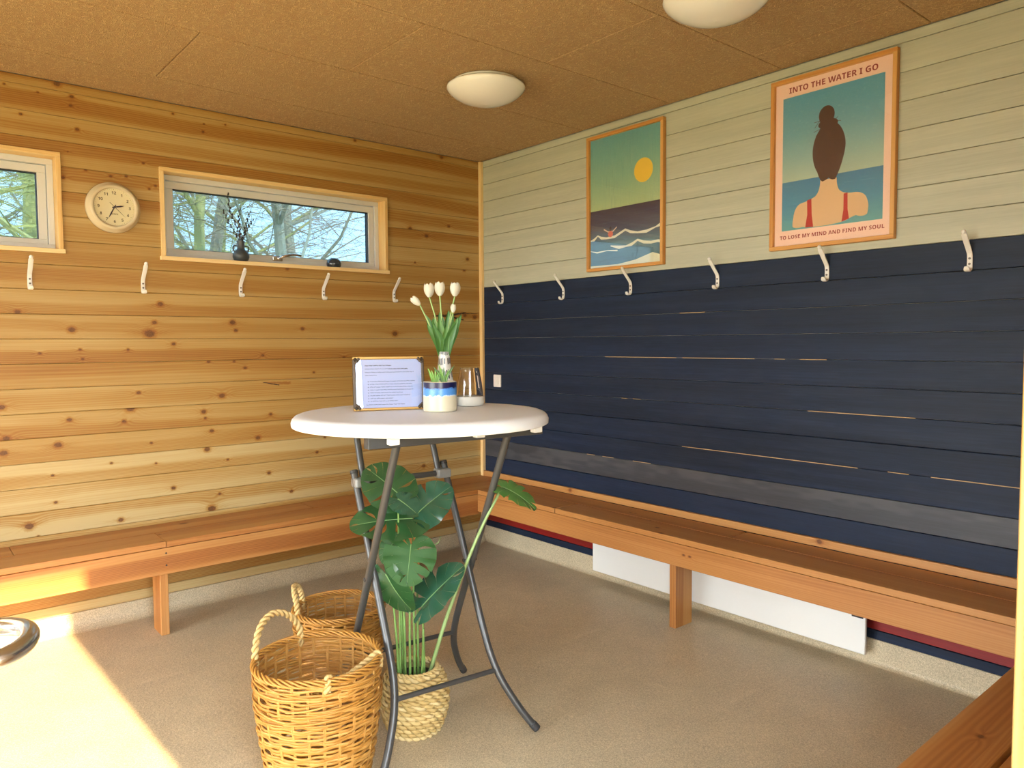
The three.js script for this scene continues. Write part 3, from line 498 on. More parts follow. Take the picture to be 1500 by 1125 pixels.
poster('poster_frame', 'framed print of a yellow sun over a dark wavy sea', 1.248, 2.076, 0.530, 0.732, seaTex);
poster('poster_frame', 'framed pink bordered poster of a bather seen from behind, with lettering', 2.368, 2.080, 0.532, 0.728, batherTex);

// ---------------------------------------------------------------- folding bar table
const TO = V(1.788, 0, 1.653), TA = 0.108, TY = 1.091;
const TU = V(Math.cos(TA), 0, Math.sin(TA)), TV = V(Math.sin(TA), 0, -Math.cos(TA));
{
  const t = thing('bar_table', 'tall round folding table with white top and grey tubular legs', 'table', [TO.x, 0, TO.z]);
  const W = (u, v, y) => V(u * TU.x + v * TV.x, y, u * TU.z + v * TV.z); // in the table's own axes
  const plastic = std({ color: lin(0.80, 0.80, 0.79), roughness: 0.4 }), metal = std({ color: lin(0.085, 0.085, 0.083), metalness: 0.5, roughness: 0.36 }), dark = std({ color: lin(0.05, 0.05, 0.05), roughness: 0.5 }), cap = std({ color: lin(0.03, 0.03, 0.03), roughness: 0.6 }), clampM = std({ color: lin(0.26, 0.26, 0.25), roughness: 0.4, metalness: 0.3 });
  part(t, 'tabletop', lathe([[0, TY], [0.385, TY], [0.404, TY - 0.0015], [0.416, TY - 0.006], [0.424, TY - 0.014], [0.428, TY - 0.025], [0.427, TY - 0.037], [0.424, TY - 0.039], [0.420, TY - 0.036], [0.412, TY - 0.022], [0.40, TY - 0.019], [0, TY - 0.019]], 96), plastic);
  const foot = 0.272, sl = 0.498;
  const leg = (dir, s, sf, yTop, uTop) => { const f = (y) => uTop + dir * sl * (yTop - y) * -1; const u = (y) => dir > 0 ? uTop + sl * (yTop - y) : uTop - sl * (yTop - y); const sg = Math.sign(s), a = Math.abs(s); const ys = [yTop, yTop - 0.15, 0.55, 0.42, 0.33, 0.25, 0.18, 0.11, 0.05, 0.012]; const sp = [a, a, a, a, a + 0.001, a + 0.006, a + 0.022, a + 0.052, a + 0.085, a + (sf - a)]; return ys.map((y, i) => W(u(y), sg * sp[i], y)); };
  const rad = 0.0125;
  const P = [[-1], [1]].map(([k]) => leg(1, k * 0.176, 0.288, 0.874, -0.176));
  const Q = [[-1], [1]].map(([k]) => leg(-1, k * 0.200, 0.312, 1.058, 0.242));
  for (const p of [...P, ...Q]) { const m = part(t, 'leg', tube(p, rad, 90, 14), metal); const e = p[p.length - 1], d = p[p.length - 1].clone().sub(p[p.length - 2]).normalize(); part(m, 'foot_cap', vtube([e.clone().addScaledVector(d, -0.022), e.clone().addScaledVector(d, -0.008), e.clone().addScaledVector(d, 0.004)], () => 0.0138, 6, 14), cap); }
  for (const p of P) { const d = p[0].clone().sub(p[1]).normalize(); part(t, 'end_cap', vtube([p[0].clone().addScaledVector(d, -0.004), p[0].clone().addScaledVector(d, 0.002), p[0].clone().addScaledVector(d, 0.008)], () => 0.0134, 6, 14), cap); }
  const uP = (y) => -0.176 + sl * (0.874 - y), uQ = (y) => 0.242 - sl * (1.058 - y);
  part(t, 'lower_stretcher', tube([W(uP(0.205), -0.19, 0.205), W(uP(0.205), 0, 0.205), W(uP(0.205), 0.19, 0.205)], 0.0085, 8, 10), metal);
  part(t, 'lower_stretcher', tube([W(uQ(0.225), -0.212, 0.225), W(uQ(0.225), 0, 0.225), W(uQ(0.225), 0.212, 0.225)], 0.0085, 8, 10), metal);
  part(t, 'crossbar', tube([W(-0.158, -0.176, 0.842), W(-0.158, 0, 0.842), W(-0.158, 0.176, 0.842)], 0.0105, 8, 12), metal);
  const clampGeo = (k) => { const g = new RoundedBoxGeometry(0.046, 0.034, 0.056, 2, 0.008); g.rotateY(-TA); const c = W(-0.158, k * 0.160, 0.842); g.translate(c.x, c.y, c.z); return g; };
  part(t, 'clamp', clampGeo(-1), clampM, 'pale grey plastic clamp'); part(t, 'clamp', clampGeo(1), clampM, 'pale grey plastic clamp');
  for (const k of [-1, 1]) part(t, 'stay', tube([W(-0.160, k * 0.148, 0.835), W(-0.205, k * 0.146, 0.95), W(-0.252, k * 0.142, 1.062)], 0.0115, 16, 12), metal);
  const bar = (u, v0, v1, w, y0, y1) => { const c = W(u, (v0 + v1) / 2, (y0 + y1) / 2), g = new RoundedBoxGeometry(w, y1 - y0, Math.abs(v1 - v0), 1, 0.003); g.rotateY(-TA); g.translate(c.x, c.y, c.z); return g; };
  part(t, 'top_rail', bar(0.250, -0.31, 0.31, 0.034, 1.016, 1.070), dark); part(t, 'top_rail', bar(-0.255, -0.20, 0.20, 0.026, 1.040, 1.072), dark);
  for (const v of [-0.24, 0.05, 0.27]) part(t, 'rail_bracket', bar(0.285, v - 0.016, v + 0.016, 0.026, 1.027, 1.068), plastic);
  for (const k of [-1, 1]) { const c = W(uP(0.547), k * 0.188, 0.547), g = new THREE.CylinderGeometry(0.007, 0.007, 0.052, 12); g.rotateX(Math.PI / 2); g.rotateY(-TA); g.translate(c.x, c.y, c.z); part(t, 'pivot_bolt', g, cap); }
}
// ---------------------------------------------------------------- things on the table
{ // framed notice
  const c = V(1.684, TY, 1.716), wd = 0.246, hh = 0.186, f = thing('notice_frame', 'framed typed notice with ornate gilt corners standing on the table', 'notice', [c.x, TY, c.z]);
  const ax = Math.atan2(1.732 - 1.625, 1.609 - 1.829); // direction of the bottom edge
  f.rotation.set(0, ax - Math.PI / 2 + 0.085, 0); f.rotation.order = 'YXZ'; f.rotation.x = -0.10;
  const gold = std({ color: lin(0.42, 0.24, 0.06), metalness: 0.35, roughness: 0.4 }), bronze = std({ color: lin(0.07, 0.045, 0.025), metalness: 0.3, roughness: 0.45 });
  const fw = 0.010;
  part(f, 'frame_rail', rbox(-wd / 2, wd / 2, hh - fw, hh, -0.008, 0.006, 0.003, 2), gold); part(f, 'frame_rail', rbox(-wd / 2, wd / 2, 0.001, fw, -0.008, 0.006, 0.003, 2), gold);
  part(f, 'frame_rail', rbox(-wd / 2, -wd / 2 + fw, fw, hh - fw, -0.008, 0.006, 0.003, 2), bronze); part(f, 'frame_rail', rbox(wd / 2 - fw, wd / 2, fw, hh - fw, -0.008, 0.006, 0.003, 2), bronze);
  for (const a of [-1, 1]) for (const b of [0, 1]) {
    const l = [], x = a * (wd / 2 - 0.009), y = b ? hh - 0.009 : 0.0095; for (let i = 0; i < 5; i++) { const g = new THREE.SphereGeometry(0.0058, 10, 8); g.scale(1, 1, 0.7); g.translate(x + (i === 1 ? -a * 0.011 : i === 3 ? -a * 0.006 : 0), y + (i === 2 ? (b ? -0.011 : 0.011) : i === 3 ? (b ? -0.006 : 0.006) : 0), 0.005); l.push(g); } part(f, 'corner_ornament', merge(l), bronze);
  }
  part(f, 'backing', box(-wd / 2 + fw, wd / 2 - fw, fw, hh - fw, -0.006, -0.001), bronze);
  const strut = rbox(-0.03, 0.03, 0.004, hh * 0.7, -0.004, 0.0, 0.001); strut.rotateX(0.28); strut.translate(0, 0.006, -0.052); part(f, 'strut', strut, bronze);
  const tx = canvasTex(640, 480, (x, w, h) => {
    x.fillStyle = '#a3aed2'; x.fillRect(0, 0, w, h); const r = mulberry(2);
    const line = (x0, x1, y, bold) => { let p = x0; while (p < x1) { const l = 8 + r() * 34; x.fillStyle = bold ? '#1c2130' : '#343b4e'; for (let q = p; q < Math.min(p + l, x1); q += 5) x.fillRect(q, y - (r() < 0.3 ? 3 : 0), 3.4, bold ? 8 : 6); p += l + 7; } };
    line(90, 345, 58, true); line(90, 500, 92); line(320, 505, 92, true); line(90, 565, 126); line(90, 200, 156);
    [[135, 575], [135, 540], [135, 548], [135, 550], [135, 450], [135, 520], [135, 355], [135, 400]].forEach(([a, b], i) => { const y = 216 + i * 28; x.fillStyle = '#1c2130'; x.beginPath(); x.arc(118, y + 3, 4, 0, 6.2832); x.fill(); line(a, b, y); });
    line(95, 470, 446);
  });
  const pg = new THREE.PlaneGeometry(wd - 2 * fw, hh - 2 * fw); pg.translate(0, hh / 2, 0.0005); part(f, 'paper', pg, std({ map: tx, roughness: 0.6 }));
  part(f, 'glass', box(-wd / 2 + fw, wd / 2 - fw, fw, hh - fw, 0.0018, 0.0030), glassMat);
}
const BP = V(1.828, TY, 1.607);
{ // glazed pot
  const g = thing('glazed_pot', 'cream pot with running blue glaze at its rim', 'pot', [BP.x, TY, BP.z]), R = 0.0565, h = 0.101;
  const tex = canvasTex(1024, 256, (x, w, H2) => {
    const r = mulberry(12); x.fillStyle = '#d6ccb0'; x.fillRect(0, 0, w, H2);
    const edge = (base, amp, sd) => (i) => base + amp * (vn(i * 0.035 + sd, sd) - 0.5) * 2 + amp * 0.5 * (vn(i * 0.12, sd + 4) - 0.5);
    const e3 = edge(H2 * 0.475, 11, 5), e2 = edge(H2 * 0.20, 7, 9);
    for (let i = 0; i < w; i++) { const a = e3(i), b = e2(i); x.fillStyle = '#cfe0ee'; x.fillRect(i, 0, 1, a + 4); x.fillStyle = '#4f8fd8'; x.fillRect(i, 0, 1, a - 6 * vn(i * 0.2, 3)); x.fillStyle = '#3f6fc0'; x.fillRect(i, 0, 1, b + 16 * vn(i * 0.06, 8)); x.fillStyle = '#121445'; x.fillRect(i, 0, 1, b); }
    for (let i = 0; i < 700; i++) { x.fillStyle = `rgba(140,190,240,${0.25 * r()})`; x.fillRect(r() * w, H2 * (0.22 + 0.22 * r()), 2, 4 + r() * 9); }
  });
  const mt = phys({ map: tex, roughness: 0.3, clearcoat: 0.5, clearcoatRoughness: 0.15 });
  const body = lathe([[0.001, 0.001], [R - 0.004, 0.001], [R - 0.001, 0.003], [R, 0.008], [R, h - 0.002]], 64); { const p = body.attributes.position, uv = body.attributes.uv; for (let i = 0; i < p.count; i++) uv.setY(i, p.getY(i) / h); } part(g, 'body', body, mt);
  part(g, 'inner_wall', lathe([[R, h - 0.002], [R - 0.002, h], [R - 0.005, h], [R - 0.007, h - 0.004], [R - 0.007, 0.07]], 48), phys({ color: lin(0.66, 0.60, 0.44), roughness: 0.3, clearcoat: 0.5 }));
  part(g, 'soil', lathe([[0, 0.082], [R - 0.02, 0.081], [R - 0.0075, 0.078]], 24), std({ color: lin(0.05, 0.03, 0.02), roughness: 1 }));
}
// narrow strap leaf: ribbon along points with fold
function strapLeaf(pts, w0, fold = 0.3, n = 14, side = V(0, 0, 1)) {
  const c = new THREE.CatmullRomCurve3(pts), pos = [], idx = [], uv = [];
  for (let i = 0; i <= n; i++) { const t = i / n, p = c.getPointAt(t), T = c.getTangentAt(t), B = side.clone().cross(T).normalize(), N = T.clone().cross(B).normalize(), w = w0 * Math.pow(Math.sin(Math.PI * (0.10 + 0.90 * t)), 0.75) * (t < 0.999 ? 1 : 0.05);
    for (const s of [-1, -0.5, 0, 0.5, 1]) { const q = p.clone().addScaledVector(B, s * w).addScaledVector(N, fold * w * s * s); pos.push(q.x, q.y, q.z); uv.push(t, s); } }
  for (let i = 0; i < n; i++) for (let j = 0; j < 4; j++) { const a = i * 5 + j; idx.push(a, a + 1, a + 5, a + 5, a + 1, a + 6); }
  const g = new THREE.BufferGeometry(); g.setAttribute('position', new THREE.Float32BufferAttribute(pos, 3)); g.setAttribute('uv', new THREE.Float32BufferAttribute(uv, 2)); g.setIndex(idx); g.computeVertexNormals(); return g.toNonIndexed();
}
const leafMat = (r, g, b, ro = 0.45) => phys({ color: lin(r, g, b), roughness: ro, side: THREE.DoubleSide, transmission: 0.12, thickness: 0 });
{ // bulb shoots
  const r = mulberry(41), mt = leafMat(0.22, 0.42, 0.08), dk = leafMat(0.07, 0.16, 0.05), base = TY + 0.081;
  const right = V(0.541, 0, -0.841); // along the row of shoots
  const clumps = [[-0.016, 5, 0.062, mt, 'short bright green bulb shoots in the blue glazed pot'], [0.014, 5, 0.074, dk, 'dark green tipped bulb shoots in the blue glazed pot']];
  for (const [o, n, h, m, l] of clumps) {
    const c = V(BP.x + right.x * o, base, BP.z + right.z * o), t = thing('bulb_shoots', l, 'plant', [c.x, c.y, c.z]);
    part(t, 'bulb', lathe([[0, -0.004], [0.010, -0.003], [0.013, 0.003], [0.009, 0.010], [0.004, 0.013]], 16), std({ color: lin(0.5, 0.42, 0.2), roughness: 0.7 }));
    for (let i = 0; i < n; i++) { const a = (i - (n - 1) / 2), sx = a * 0.006, lean = a * (0.004 + (m === dk ? 0.008 : 0.002)), hh = h * (0.8 + 0.3 * r()); part(t, 'leaf', strapLeaf([V(right.x * sx * 0.4, 0.004, right.z * sx * 0.4), V(right.x * sx, hh * 0.5, right.z * sx), V(right.x * (sx + lean), hh, right.z * (sx + lean))], 0.0042, 0.5, 10, V(0.841, 0, 0.541)), i % 2 && m === dk ? mt : m); }
  }
}
const VP = V(1.697, TY, 1.496);
{ // bottle vase with black dashes
  const t = thing('bottle_vase', 'white bottle vase with black dashes holding the tulips', 'vase', [VP.x, TY, VP.z]);
  const tex = canvasTex(512, 512, (x, w, h) => { const r = mulberry(6); x.fillStyle = '#cfccc4'; x.fillRect(0, 0, w, h); for (let j = 0; j < 9; j++) for (let i = 0; i < 22; i++) { if (r() < 0.12) continue; x.fillStyle = '#1c2028'; x.fillRect(i / 22 * w + r() * 6, 22 + j * 56 + (r() - 0.5) * 8, 11 + r() * 5, 24 + r() * 12); } });
  const pr = [[0.001, 0.001], [0.036, 0.001], [0.0395, 0.005], [0.040, 0.014], [0.0375, 0.05], [0.031, 0.10], [0.0245, 0.145], [0.0205, 0.180], [0.0185, 0.198], [0.0175, 0.199], [0.0165, 0.196], [0.018, 0.15]];
  part(t, 'body', lathe(pr, 48), phys({ map: tex, roughness: 0.35, clearcoat: 0.3 }));
}
{ // tulips
  const heads = [[1.642, 1.474, 1.575, -0.55, 0.30], [1.668, 1.505, 1.537, -0.15, 0.04], [1.690, 1.510, 1.507, 0.02, 0.02], [1.720, 1.508, 1.463, 0.12, 0.02], [1.716, 1.442, 1.468, 0.1, 0.05]];
  const right = V(0.541, 0, -0.841), look = V(0.841, 0, 0.541), stemM = std({ color: lin(0.30, 0.42, 0.14), roughness: 0.5 }), petM = phys({ color: lin(0.74, 0.70, 0.57), roughness: 0.5, side: THREE.DoubleSide, transmission: 0.25, thickness: 0 }), lf = leafMat(0.055, 0.16, 0.03), lf2 = leafMat(0.10, 0.23, 0.05), r = mulberry(17), gr = 'tulips in the dashed vase';
  const labels = ['white tulip leaning out farthest on its own side of the bunch', 'white tulip with its bloom touching the middle one', 'white tulip standing upright in the middle of the bunch', 'white tulip on the side of the bunch toward the navy wall', 'small closed white tulip bud below the open blooms'];
  heads.forEach(([x, y, z, tilt], i) => {
    const t = thing('tulip', labels[i], 'flower', [VP.x, TY + 0.19, VP.z]), h = V(x - VP.x, y - TY - 0.19, z - VP.z), bud = i === 4, sz = bud ? 0.62 : i === 0 ? 0.8 : 1;
    const base = V(right.x * (i - 2) * 0.004, -0.05, right.z * (i - 2) * 0.004), neck = h.clone().addScaledVector(V(0, 1, 0), -0.020 * sz);
    if (i === 0) neck.addScaledVector(right, 0.012);
    part(t, 'stem', vtube([base, V(base.x * 1.4 + h.x * 0.15, 0.02, base.z * 1.4 + h.z * 0.15), V(h.x * 0.5, h.y * 0.5, h.z * 0.5), neck], () => 0.0028, 20, 7), stemM);
    // bloom: six overlapping petals
    const ax = i === 0 ? V(-right.x * 0.75, 0.68, -right.z * 0.75).normalize() : V(right.x * tilt * 0.4, 1, right.z * tilt * 0.4).normalize(), q = new THREE.Quaternion().setFromUnitVectors(V(0, 1, 0), ax);
    for (let k = 0; k < 6; k++) {
      const n = 10, m = 6, pos = [], idx = [], inner = k % 2, a0 = k / 6 * 6.2832 + i, L = (0.049 + (inner ? 0.002 : 0)) * sz, RR = (bud ? 0.0105 : i === 0 ? 0.0135 : 0.0195) * (inner ? 0.93 : 1);
      for (let u = 0; u <= n; u++) { const tt = u / n, rad = RR * Math.pow(Math.sin(Math.PI * (0.06 + 0.74 * tt)), 0.7), half = 0.72 * Math.pow(1 - Math.pow(tt, 4), 0.6) + 0.02; for (let v = 0; v <= m; v++) { const a = a0 + (v / m - 0.5) * 2 * half; const rr = rad * (1 - 0.04 * Math.pow((v / m - 0.5) * 2, 2)); const p = V(Math.cos(a) * rr, tt * L, Math.sin(a) * rr).applyQuaternion(q).add(neck); pos.push(p.x, p.y, p.z); } }
      for (let u = 0; u < n; u++) for (let v = 0; v < m; v++) { const a = u * (m + 1) + v; idx.push(a, a + m + 1, a + 1, a + 1, a + m + 1, a + m + 2); }
      const g = new THREE.BufferGeometry(); g.setAttribute('position', new THREE.Float32BufferAttribute(pos, 3)); g.setIndex(idx); g.computeVertexNormals(); part(t, 'petal', g.toNonIndexed(), petM);
    }
    // strap leaves round the neck of the vase
    const dir = [-1, -0.5, 0.1, 0.6, 1][i];
    for (let k = 0; k < 4; k++) { const d = dir * 0.032 + (r() - 0.5) * 0.03, dep = (r() - 0.4) * 0.05, hh = 0.075 + r() * 0.065, e = V(right.x * d * 1.35 + look.x * dep, hh, right.z * d * 1.35 + look.z * dep); part(t, 'leaf', strapLeaf([V(base.x, -0.02, base.z), V(right.x * d * 0.5 + look.x * dep * 0.5, hh * 0.4, right.z * d * 0.5 + look.z * dep * 0.5), e, V(e.x * 1.15, hh * 1.16, e.z * 1.15)], 0.0150, 0.45, 14, look), k % 2 ? lf : lf2); }
  });
}
{ // hurricane glass on a white base
  const c = V(1.722, TY, 1.402), t = thing('hurricane_glass', 'clear tapered glass on a white ceramic base', 'candle holder', [c.x, TY, c.z]);
  part(t, 'base', lathe([[0.001, 0.001], [0.046, 0.001], [0.0505, 0.005], [0.0535, 0.016], [0.055, 0.030], [0.0545, 0.035], [0.0525, 0.036], [0.0505, 0.033], [0.048, 0.018], [0.001, 0.016]], 56), std({ color: lin(0.64, 0.61, 0.53), roughness: 0.4 }));
  const go = [[0.001, 0.0185], [0.046, 0.0185], [0.0485, 0.022], [0.0495, 0.030], [0.0485, 0.050], [0.0445, 0.085], [0.0375, 0.122], [0.0345, 0.139]], gi = [[0.0325, 0.139], [0.0355, 0.121], [0.0423, 0.084], [0.0462, 0.050], [0.0470, 0.031], [0.0455, 0.024], [0.001, 0.022]];
  part(t, 'glass', lathe([...go, ...gi], 56), phys({ color: 0xffffff, transmission: 1, thickness: 0.003, roughness: 0, ior: 1.48 }));
}
// ---------------------------------------------------------------- window sill things
{
  const blk = std({ color: lin(0.045, 0.052, 0.055), roughness: 0.4 }), sy = WY0 + 0.0205, c = V(-0.030, sy, 1.578);
  const t = thing('bud_vase', 'small dark two-handled vase on the window sill', 'vase', [c.x, sy, c.z]);
  part(t, 'body', lathe([[0.001, 0.0005], [0.026, 0.0005], [0.036, 0.008], [0.042, 0.024], [0.0405, 0.040], [0.032, 0.054], [0.022, 0.062], [0.0185, 0.070], [0.0195, 0.095], [0.022, 0.106], [0.0205, 0.107], [0.0165, 0.094], [0.016, 0.07]], 40), blk);
  for (const s of [-1, 1]) part(t, 'handle', tube([V(0, 0.050, s * 0.034), V(0, 0.066, s * 0.041), V(0, 0.078, s * 0.038), V(0, 0.082, s * 0.028), V(0, 0.080, s * 0.020)], 0.0038, 20, 8), blk);
  const tw = std({ color: lin(0.035, 0.025, 0.022), roughness: 0.8 }), r = mulberry(61);
  const ends = [[0.062, 0.345, 'tallest willow twig with dark buds in the sill vase'], [0.088, 0.258, 'willow twig leaning toward the clock in the sill vase'], [0.0, 0.275, 'straight willow twig in the middle of the sill vase'], [-0.055, 0.265, 'willow twig leaning toward the corner in the sill vase'], [-0.066, 0.225, 'shorter willow twig leaning toward the corner in the sill vase']];
  for (const [dz, h, l] of ends) {
    const g = thing('willow_twig', l, 'twig', [c.x, sy + 0.10, c.z]), p = [V(0, -0.05, 0), V(0, 0.0, dz * 0.06), V(0.004, h * 0.3 - 0.03, dz * 0.3 + (r() - 0.5) * 0.012), V(-0.003, h * 0.62 - 0.06, dz * 0.72 + (r() - 0.5) * 0.014), V(0, h - 0.1, dz)], cv = new THREE.CatmullRomCurve3(p);
    part(g, 'stem', vtube(p, (u) => 0.0022 - 0.0012 * u, 24, 6), tw);
    const b = []; for (let i = 0; i < 13; i++) { const q = cv.getPointAt(0.3 + 0.7 * i / 12), s = new THREE.SphereGeometry(0.0042 * (0.8 + 0.5 * r()), 8, 6); s.scale(0.8, 1.6, 0.8); s.translate(q.x + (r() - 0.5) * 0.006, q.y, q.z + (i % 2 ? 1 : -1) * 0.004); b.push(s); } part(g, 'buds', merge(b), tw);
  }
  const d = V(-0.030, sy, 1.046), n = thing('tealight_holder', 'small dark domed tealight holder on the window sill', 'candle holder', [d.x, sy, d.z]);
  part(n, 'dome', lathe([[0.001, 0.0005], [0.034, 0.0005], [0.040, 0.010], [0.042, 0.022], [0.039, 0.036], [0.030, 0.048], [0.016, 0.0545], [0.013, 0.053], [0.012, 0.049]], 40), phys({ color: lin(0.03, 0.038, 0.05), roughness: 0.2, clearcoat: 0.6 }));
  part(n, 'foot_ring', lathe([[0.030, 0], [0.036, 0], [0.036, 0.003], [0.030, 0.003]], 32), blk);
}
// ---------------------------------------------------------------- baskets
function strand(path, hw, ht, rad = 5) { // closed or open list of [pos, radialDir]; flat elliptical cross-section (hw vertical, ht radial)
  const n = path.length, pos = [], idx = [];
  for (let i = 0; i < n; i++) { const [p, d] = path[i]; const T = path[Math.min(i + 1, n - 1)][0].clone().sub(path[Math.max(i - 1, 0)][0]).normalize(), B = T.clone().cross(d).normalize(); for (let j = 0; j < rad; j++) { const a = j / rad * 6.2832, c = Math.cos(a) * hw, s = Math.sin(a) * ht; pos.push(p.x + B.x * c + d.x * s, p.y + B.y * c + d.y * s, p.z + B.z * c + d.z * s); } }
  for (let i = 0; i + 1 < n; i++) for (let j = 0; j < rad; j++) { const a = i * rad + j, b = i * rad + (j + 1) % rad; idx.push(a, a + rad, b, b, a + rad, b + rad); }
  const g = new THREE.BufferGeometry(); g.setAttribute('position', new THREE.Float32BufferAttribute(pos, 3)); g.setIndex(idx); g.computeVertexNormals(); return g;
}
function merged(list) { return merge(list); }
function rope(pts, r, turns, seg = 60, n = 2) { // n twisted strands along a path
  const c = new THREE.CatmullRomCurve3(pts), fr = c.computeFrenetFrames(seg), out = [];
  for (let k = 0; k < n; k++) { const q = []; for (let i = 0; i <= seg; i++) { const t = i / seg, a = t * turns * 6.2832 + k / n * 6.2832, p = c.getPointAt(t); q.push(p.addScaledVector(fr.normals[i], Math.cos(a) * r * 0.62).addScaledVector(fr.binormals[i], Math.sin(a) * r * 0.62)); } out.push(tube(q, r * 0.66, seg, 6)); }
  return merged(out);
}
const wick = ['#b37f36', '#ae7a33', '#ba8842', '#ab7731'].map((c) => std({ color: new THREE.Color(c), roughness: 0.5 }));
const linerMat = phys({ color: lin(0.95, 0.95, 0.95), transmission: 1, thickness: 0, roughness: 0.1, ior: 1.65, side: THREE.DoubleSide });
function wickerBasket(pos, R0, R1, h, label, seed, handles, tilt, sag) {
  const b = thing('wicker_basket', label, 'basket', pos), r = mulberry(seed), prof = (t) => lerp(R0, R1, Math.pow(t, 0.8)) + 0.010 * Math.sin(t * Math.PI);
  const NS = 26, rows = Math.round(h / 0.0098), out = [[], [], [], []];
  for (let k = 0; k < rows; k++) { // woven rods, in and out round the stakes
    const y = (k + 0.5) / rows * (h - 0.012), j1 = (r() - 0.5) * 0.012, ph = r() * 6.28, n = NS * 6, path = [], mt = Math.floor(r() * 4), band = Math.floor(k / 2) % 2, wide = r() < 0.25 ? 0.0062 : 0.0045;
    for (let i = 0; i <= n; i++) { const a = i / n * 6.2832, yy = y + j1 * Math.sin(a * 1 + ph) * 0.7 + 0.0016 * Math.sin(a * 5 + ph * 3) + 0.0010 * Math.sin(a * 13 + ph * 5), R = prof(clamp(yy / h)) + 0.0038 * Math.cos(a * NS / 2 + band * Math.PI + (k % 2) * 0.12) + 0.0012 * Math.sin(a * 7 + ph); const d = V(Math.cos(a), 0, Math.sin(a)); path.push([V(d.x * R, Math.max(0.004, yy), d.z * R), d]); }
    out[mt].push(strand(path, wide, 0.0024));
  }
  for (let k = 0; k < 46; k++) { // loose slanting rods over the weave near the top
    const a0 = r() * 6.283, da = 0.5 + r() * 0.9, y0 = h * (0.62 + 0.30 * r()), dy = (r() - 0.35) * 0.05, path = [], n = 26;
    for (let i = 0; i <= n; i++) { const t = i / n, a = a0 + da * t, yy = clamp(y0 + dy * t, 0.01, h - 0.006), d = V(Math.cos(a), 0, Math.sin(a)), R = prof(yy / h) + 0.0045 + 0.003 * Math.sin(t * Math.PI) ; path.push([V(d.x * R, yy, d.z * R), d]); }
    out[Math.floor(r() * 4)].push(strand(path, 0.0032, 0.0022));
  }
  out.forEach((l, i) => { if (l.length) { const m = part(b, 'weave', merged(l), wick[i]); m.userData.kind = 'stuff'; } });
  const st = []; for (let k = 0; k < NS; k++) for (const o of [-0.006, 0.006]) { const path = []; for (let i = 0; i <= 14; i++) { const t = i / 14, a = (k + 0.5 + o * 4) / NS * 6.2832 + o, R = prof(t) - 0.0008 + 0.003 * Math.sin(t * rows * 0.5 + k * Math.PI) * 0.6; path.push(V(Math.cos(a) * R, t * h, Math.sin(a) * R)); } st.push(tube(path, 0.0026, 18, 5)); }
  { const m = part(b, 'stakes', merged(st), wick[2]); m.userData.kind = 'stuff'; }
  const base = lathe([[0, 0.002], [R0 - 0.004, 0.002], [R0, 0.006], [R0 - 0.006, 0.012], [0, 0.010]], 40); part(b, 'base', base, wick[0]);
  const rim = []; for (let k = 0; k < 5; k++) { const q = [], n = 120; for (let i = 0; i < n; i++) { const a = i / n * 6.2832, w = a * 9 + k / 5 * 6.2832; q.push(V(Math.cos(a) * (R1 + 0.001 + 0.0085 * Math.cos(w)), h - 0.004 + 0.0085 * Math.sin(w), Math.sin(a) * (R1 + 0.001 + 0.0085 * Math.cos(w)))); } rim.push(tube(q, 0.0036, 150, 5, true)); }
  part(b, 'rim_braid', merged(rim), wick[0]);
  // clear plastic liner, crumpled
  { const n = 72, m = 14, pos2 = [], idx = []; for (let j = 0; j <= m; j++) { const t = j / m, y = lerp(0.02, h - 0.004, t); for (let i = 0; i <= n; i++) { const a = (i % n) / n * 6.2832, R = prof(y / h) - 0.013 + 0.006 * (vn(Math.cos(a) * 5 + 9, Math.sin(a) * 5 + y * 26 + seed) - 0.5) + 0.004 * (vn(Math.cos(a) * 14 + 30, Math.sin(a) * 14 + y * 50) - 0.5); pos2.push(Math.cos(a) * R, y, Math.sin(a) * R); } } for (let j = 0; j < m; j++) for (let i = 0; i < n; i++) { const a = j * (n + 1) + i; idx.push(a, a + 1, a + n + 1, a + n + 1, a + 1, a + n + 2); } const g = new THREE.BufferGeometry(); g.setAttribute('position', new THREE.Float32BufferAttribute(pos2, 3)); g.setIndex(idx); g.computeVertexNormals(); part(b, 'plastic_liner', g, linerMat, 'crumpled clear plastic liner'); }
  for (const pts of handles) part(b, 'rope_handle', rope(pts, 0.0095, 9, 70, 2), std({ color: lin(0.50, 0.34, 0.13), roughness: 0.6 }), 'twisted rope handle');
  return b;
}
{
  const B = [1.803, 0, 2.055], h = 0.362, R1 = 0.186, on = (deg, y, k = 1) => V(Math.cos(deg * Math.PI / 180) * R1 * k, y, Math.sin(deg * Math.PI / 180) * R1 * k);
  // handle standing on the far left side; the other one hangs inward over the opposite rim
  wickerBasket(B, 0.150, R1, h, 'nearer tall wicker basket with a rope handle and clear liner', 501, [
    [on(122, h - 0.03), on(123, h + 0.03, 1.0), on(136, h + 0.085, 0.98), on(155, h + 0.105, 0.97), on(174, h + 0.085, 0.98), on(187, h + 0.03, 1.0), on(188, h - 0.03)],
    [on(-52, h - 0.035, 1.01), on(-51, h + 0.006, 0.99), on(-43, h - 0.015, 0.80), on(-18, h - 0.035, 0.66), on(8, h - 0.02, 0.78), on(17, h + 0.006, 0.99), on(18, h - 0.035, 1.01)]], 0, 0);
  const C = [1.372, 0, 1.762], R2 = 0.163, h2 = 0.335, o2 = (deg, y, k = 1) => V(Math.cos(deg * Math.PI / 180) * R2 * k, y, Math.sin(deg * Math.PI / 180) * R2 * k);
  wickerBasket(C, 0.128, R2, h2, 'wicker basket standing behind the nearer basket and table leg', 733, [
    [o2(92, h2 - 0.03), o2(94, h2 + 0.03), o2(106, h2 + 0.072), o2(122, h2 + 0.082), o2(138, h2 + 0.066), o2(148, h2 + 0.02), o2(149, h2 - 0.03)]], 0, 0);
}
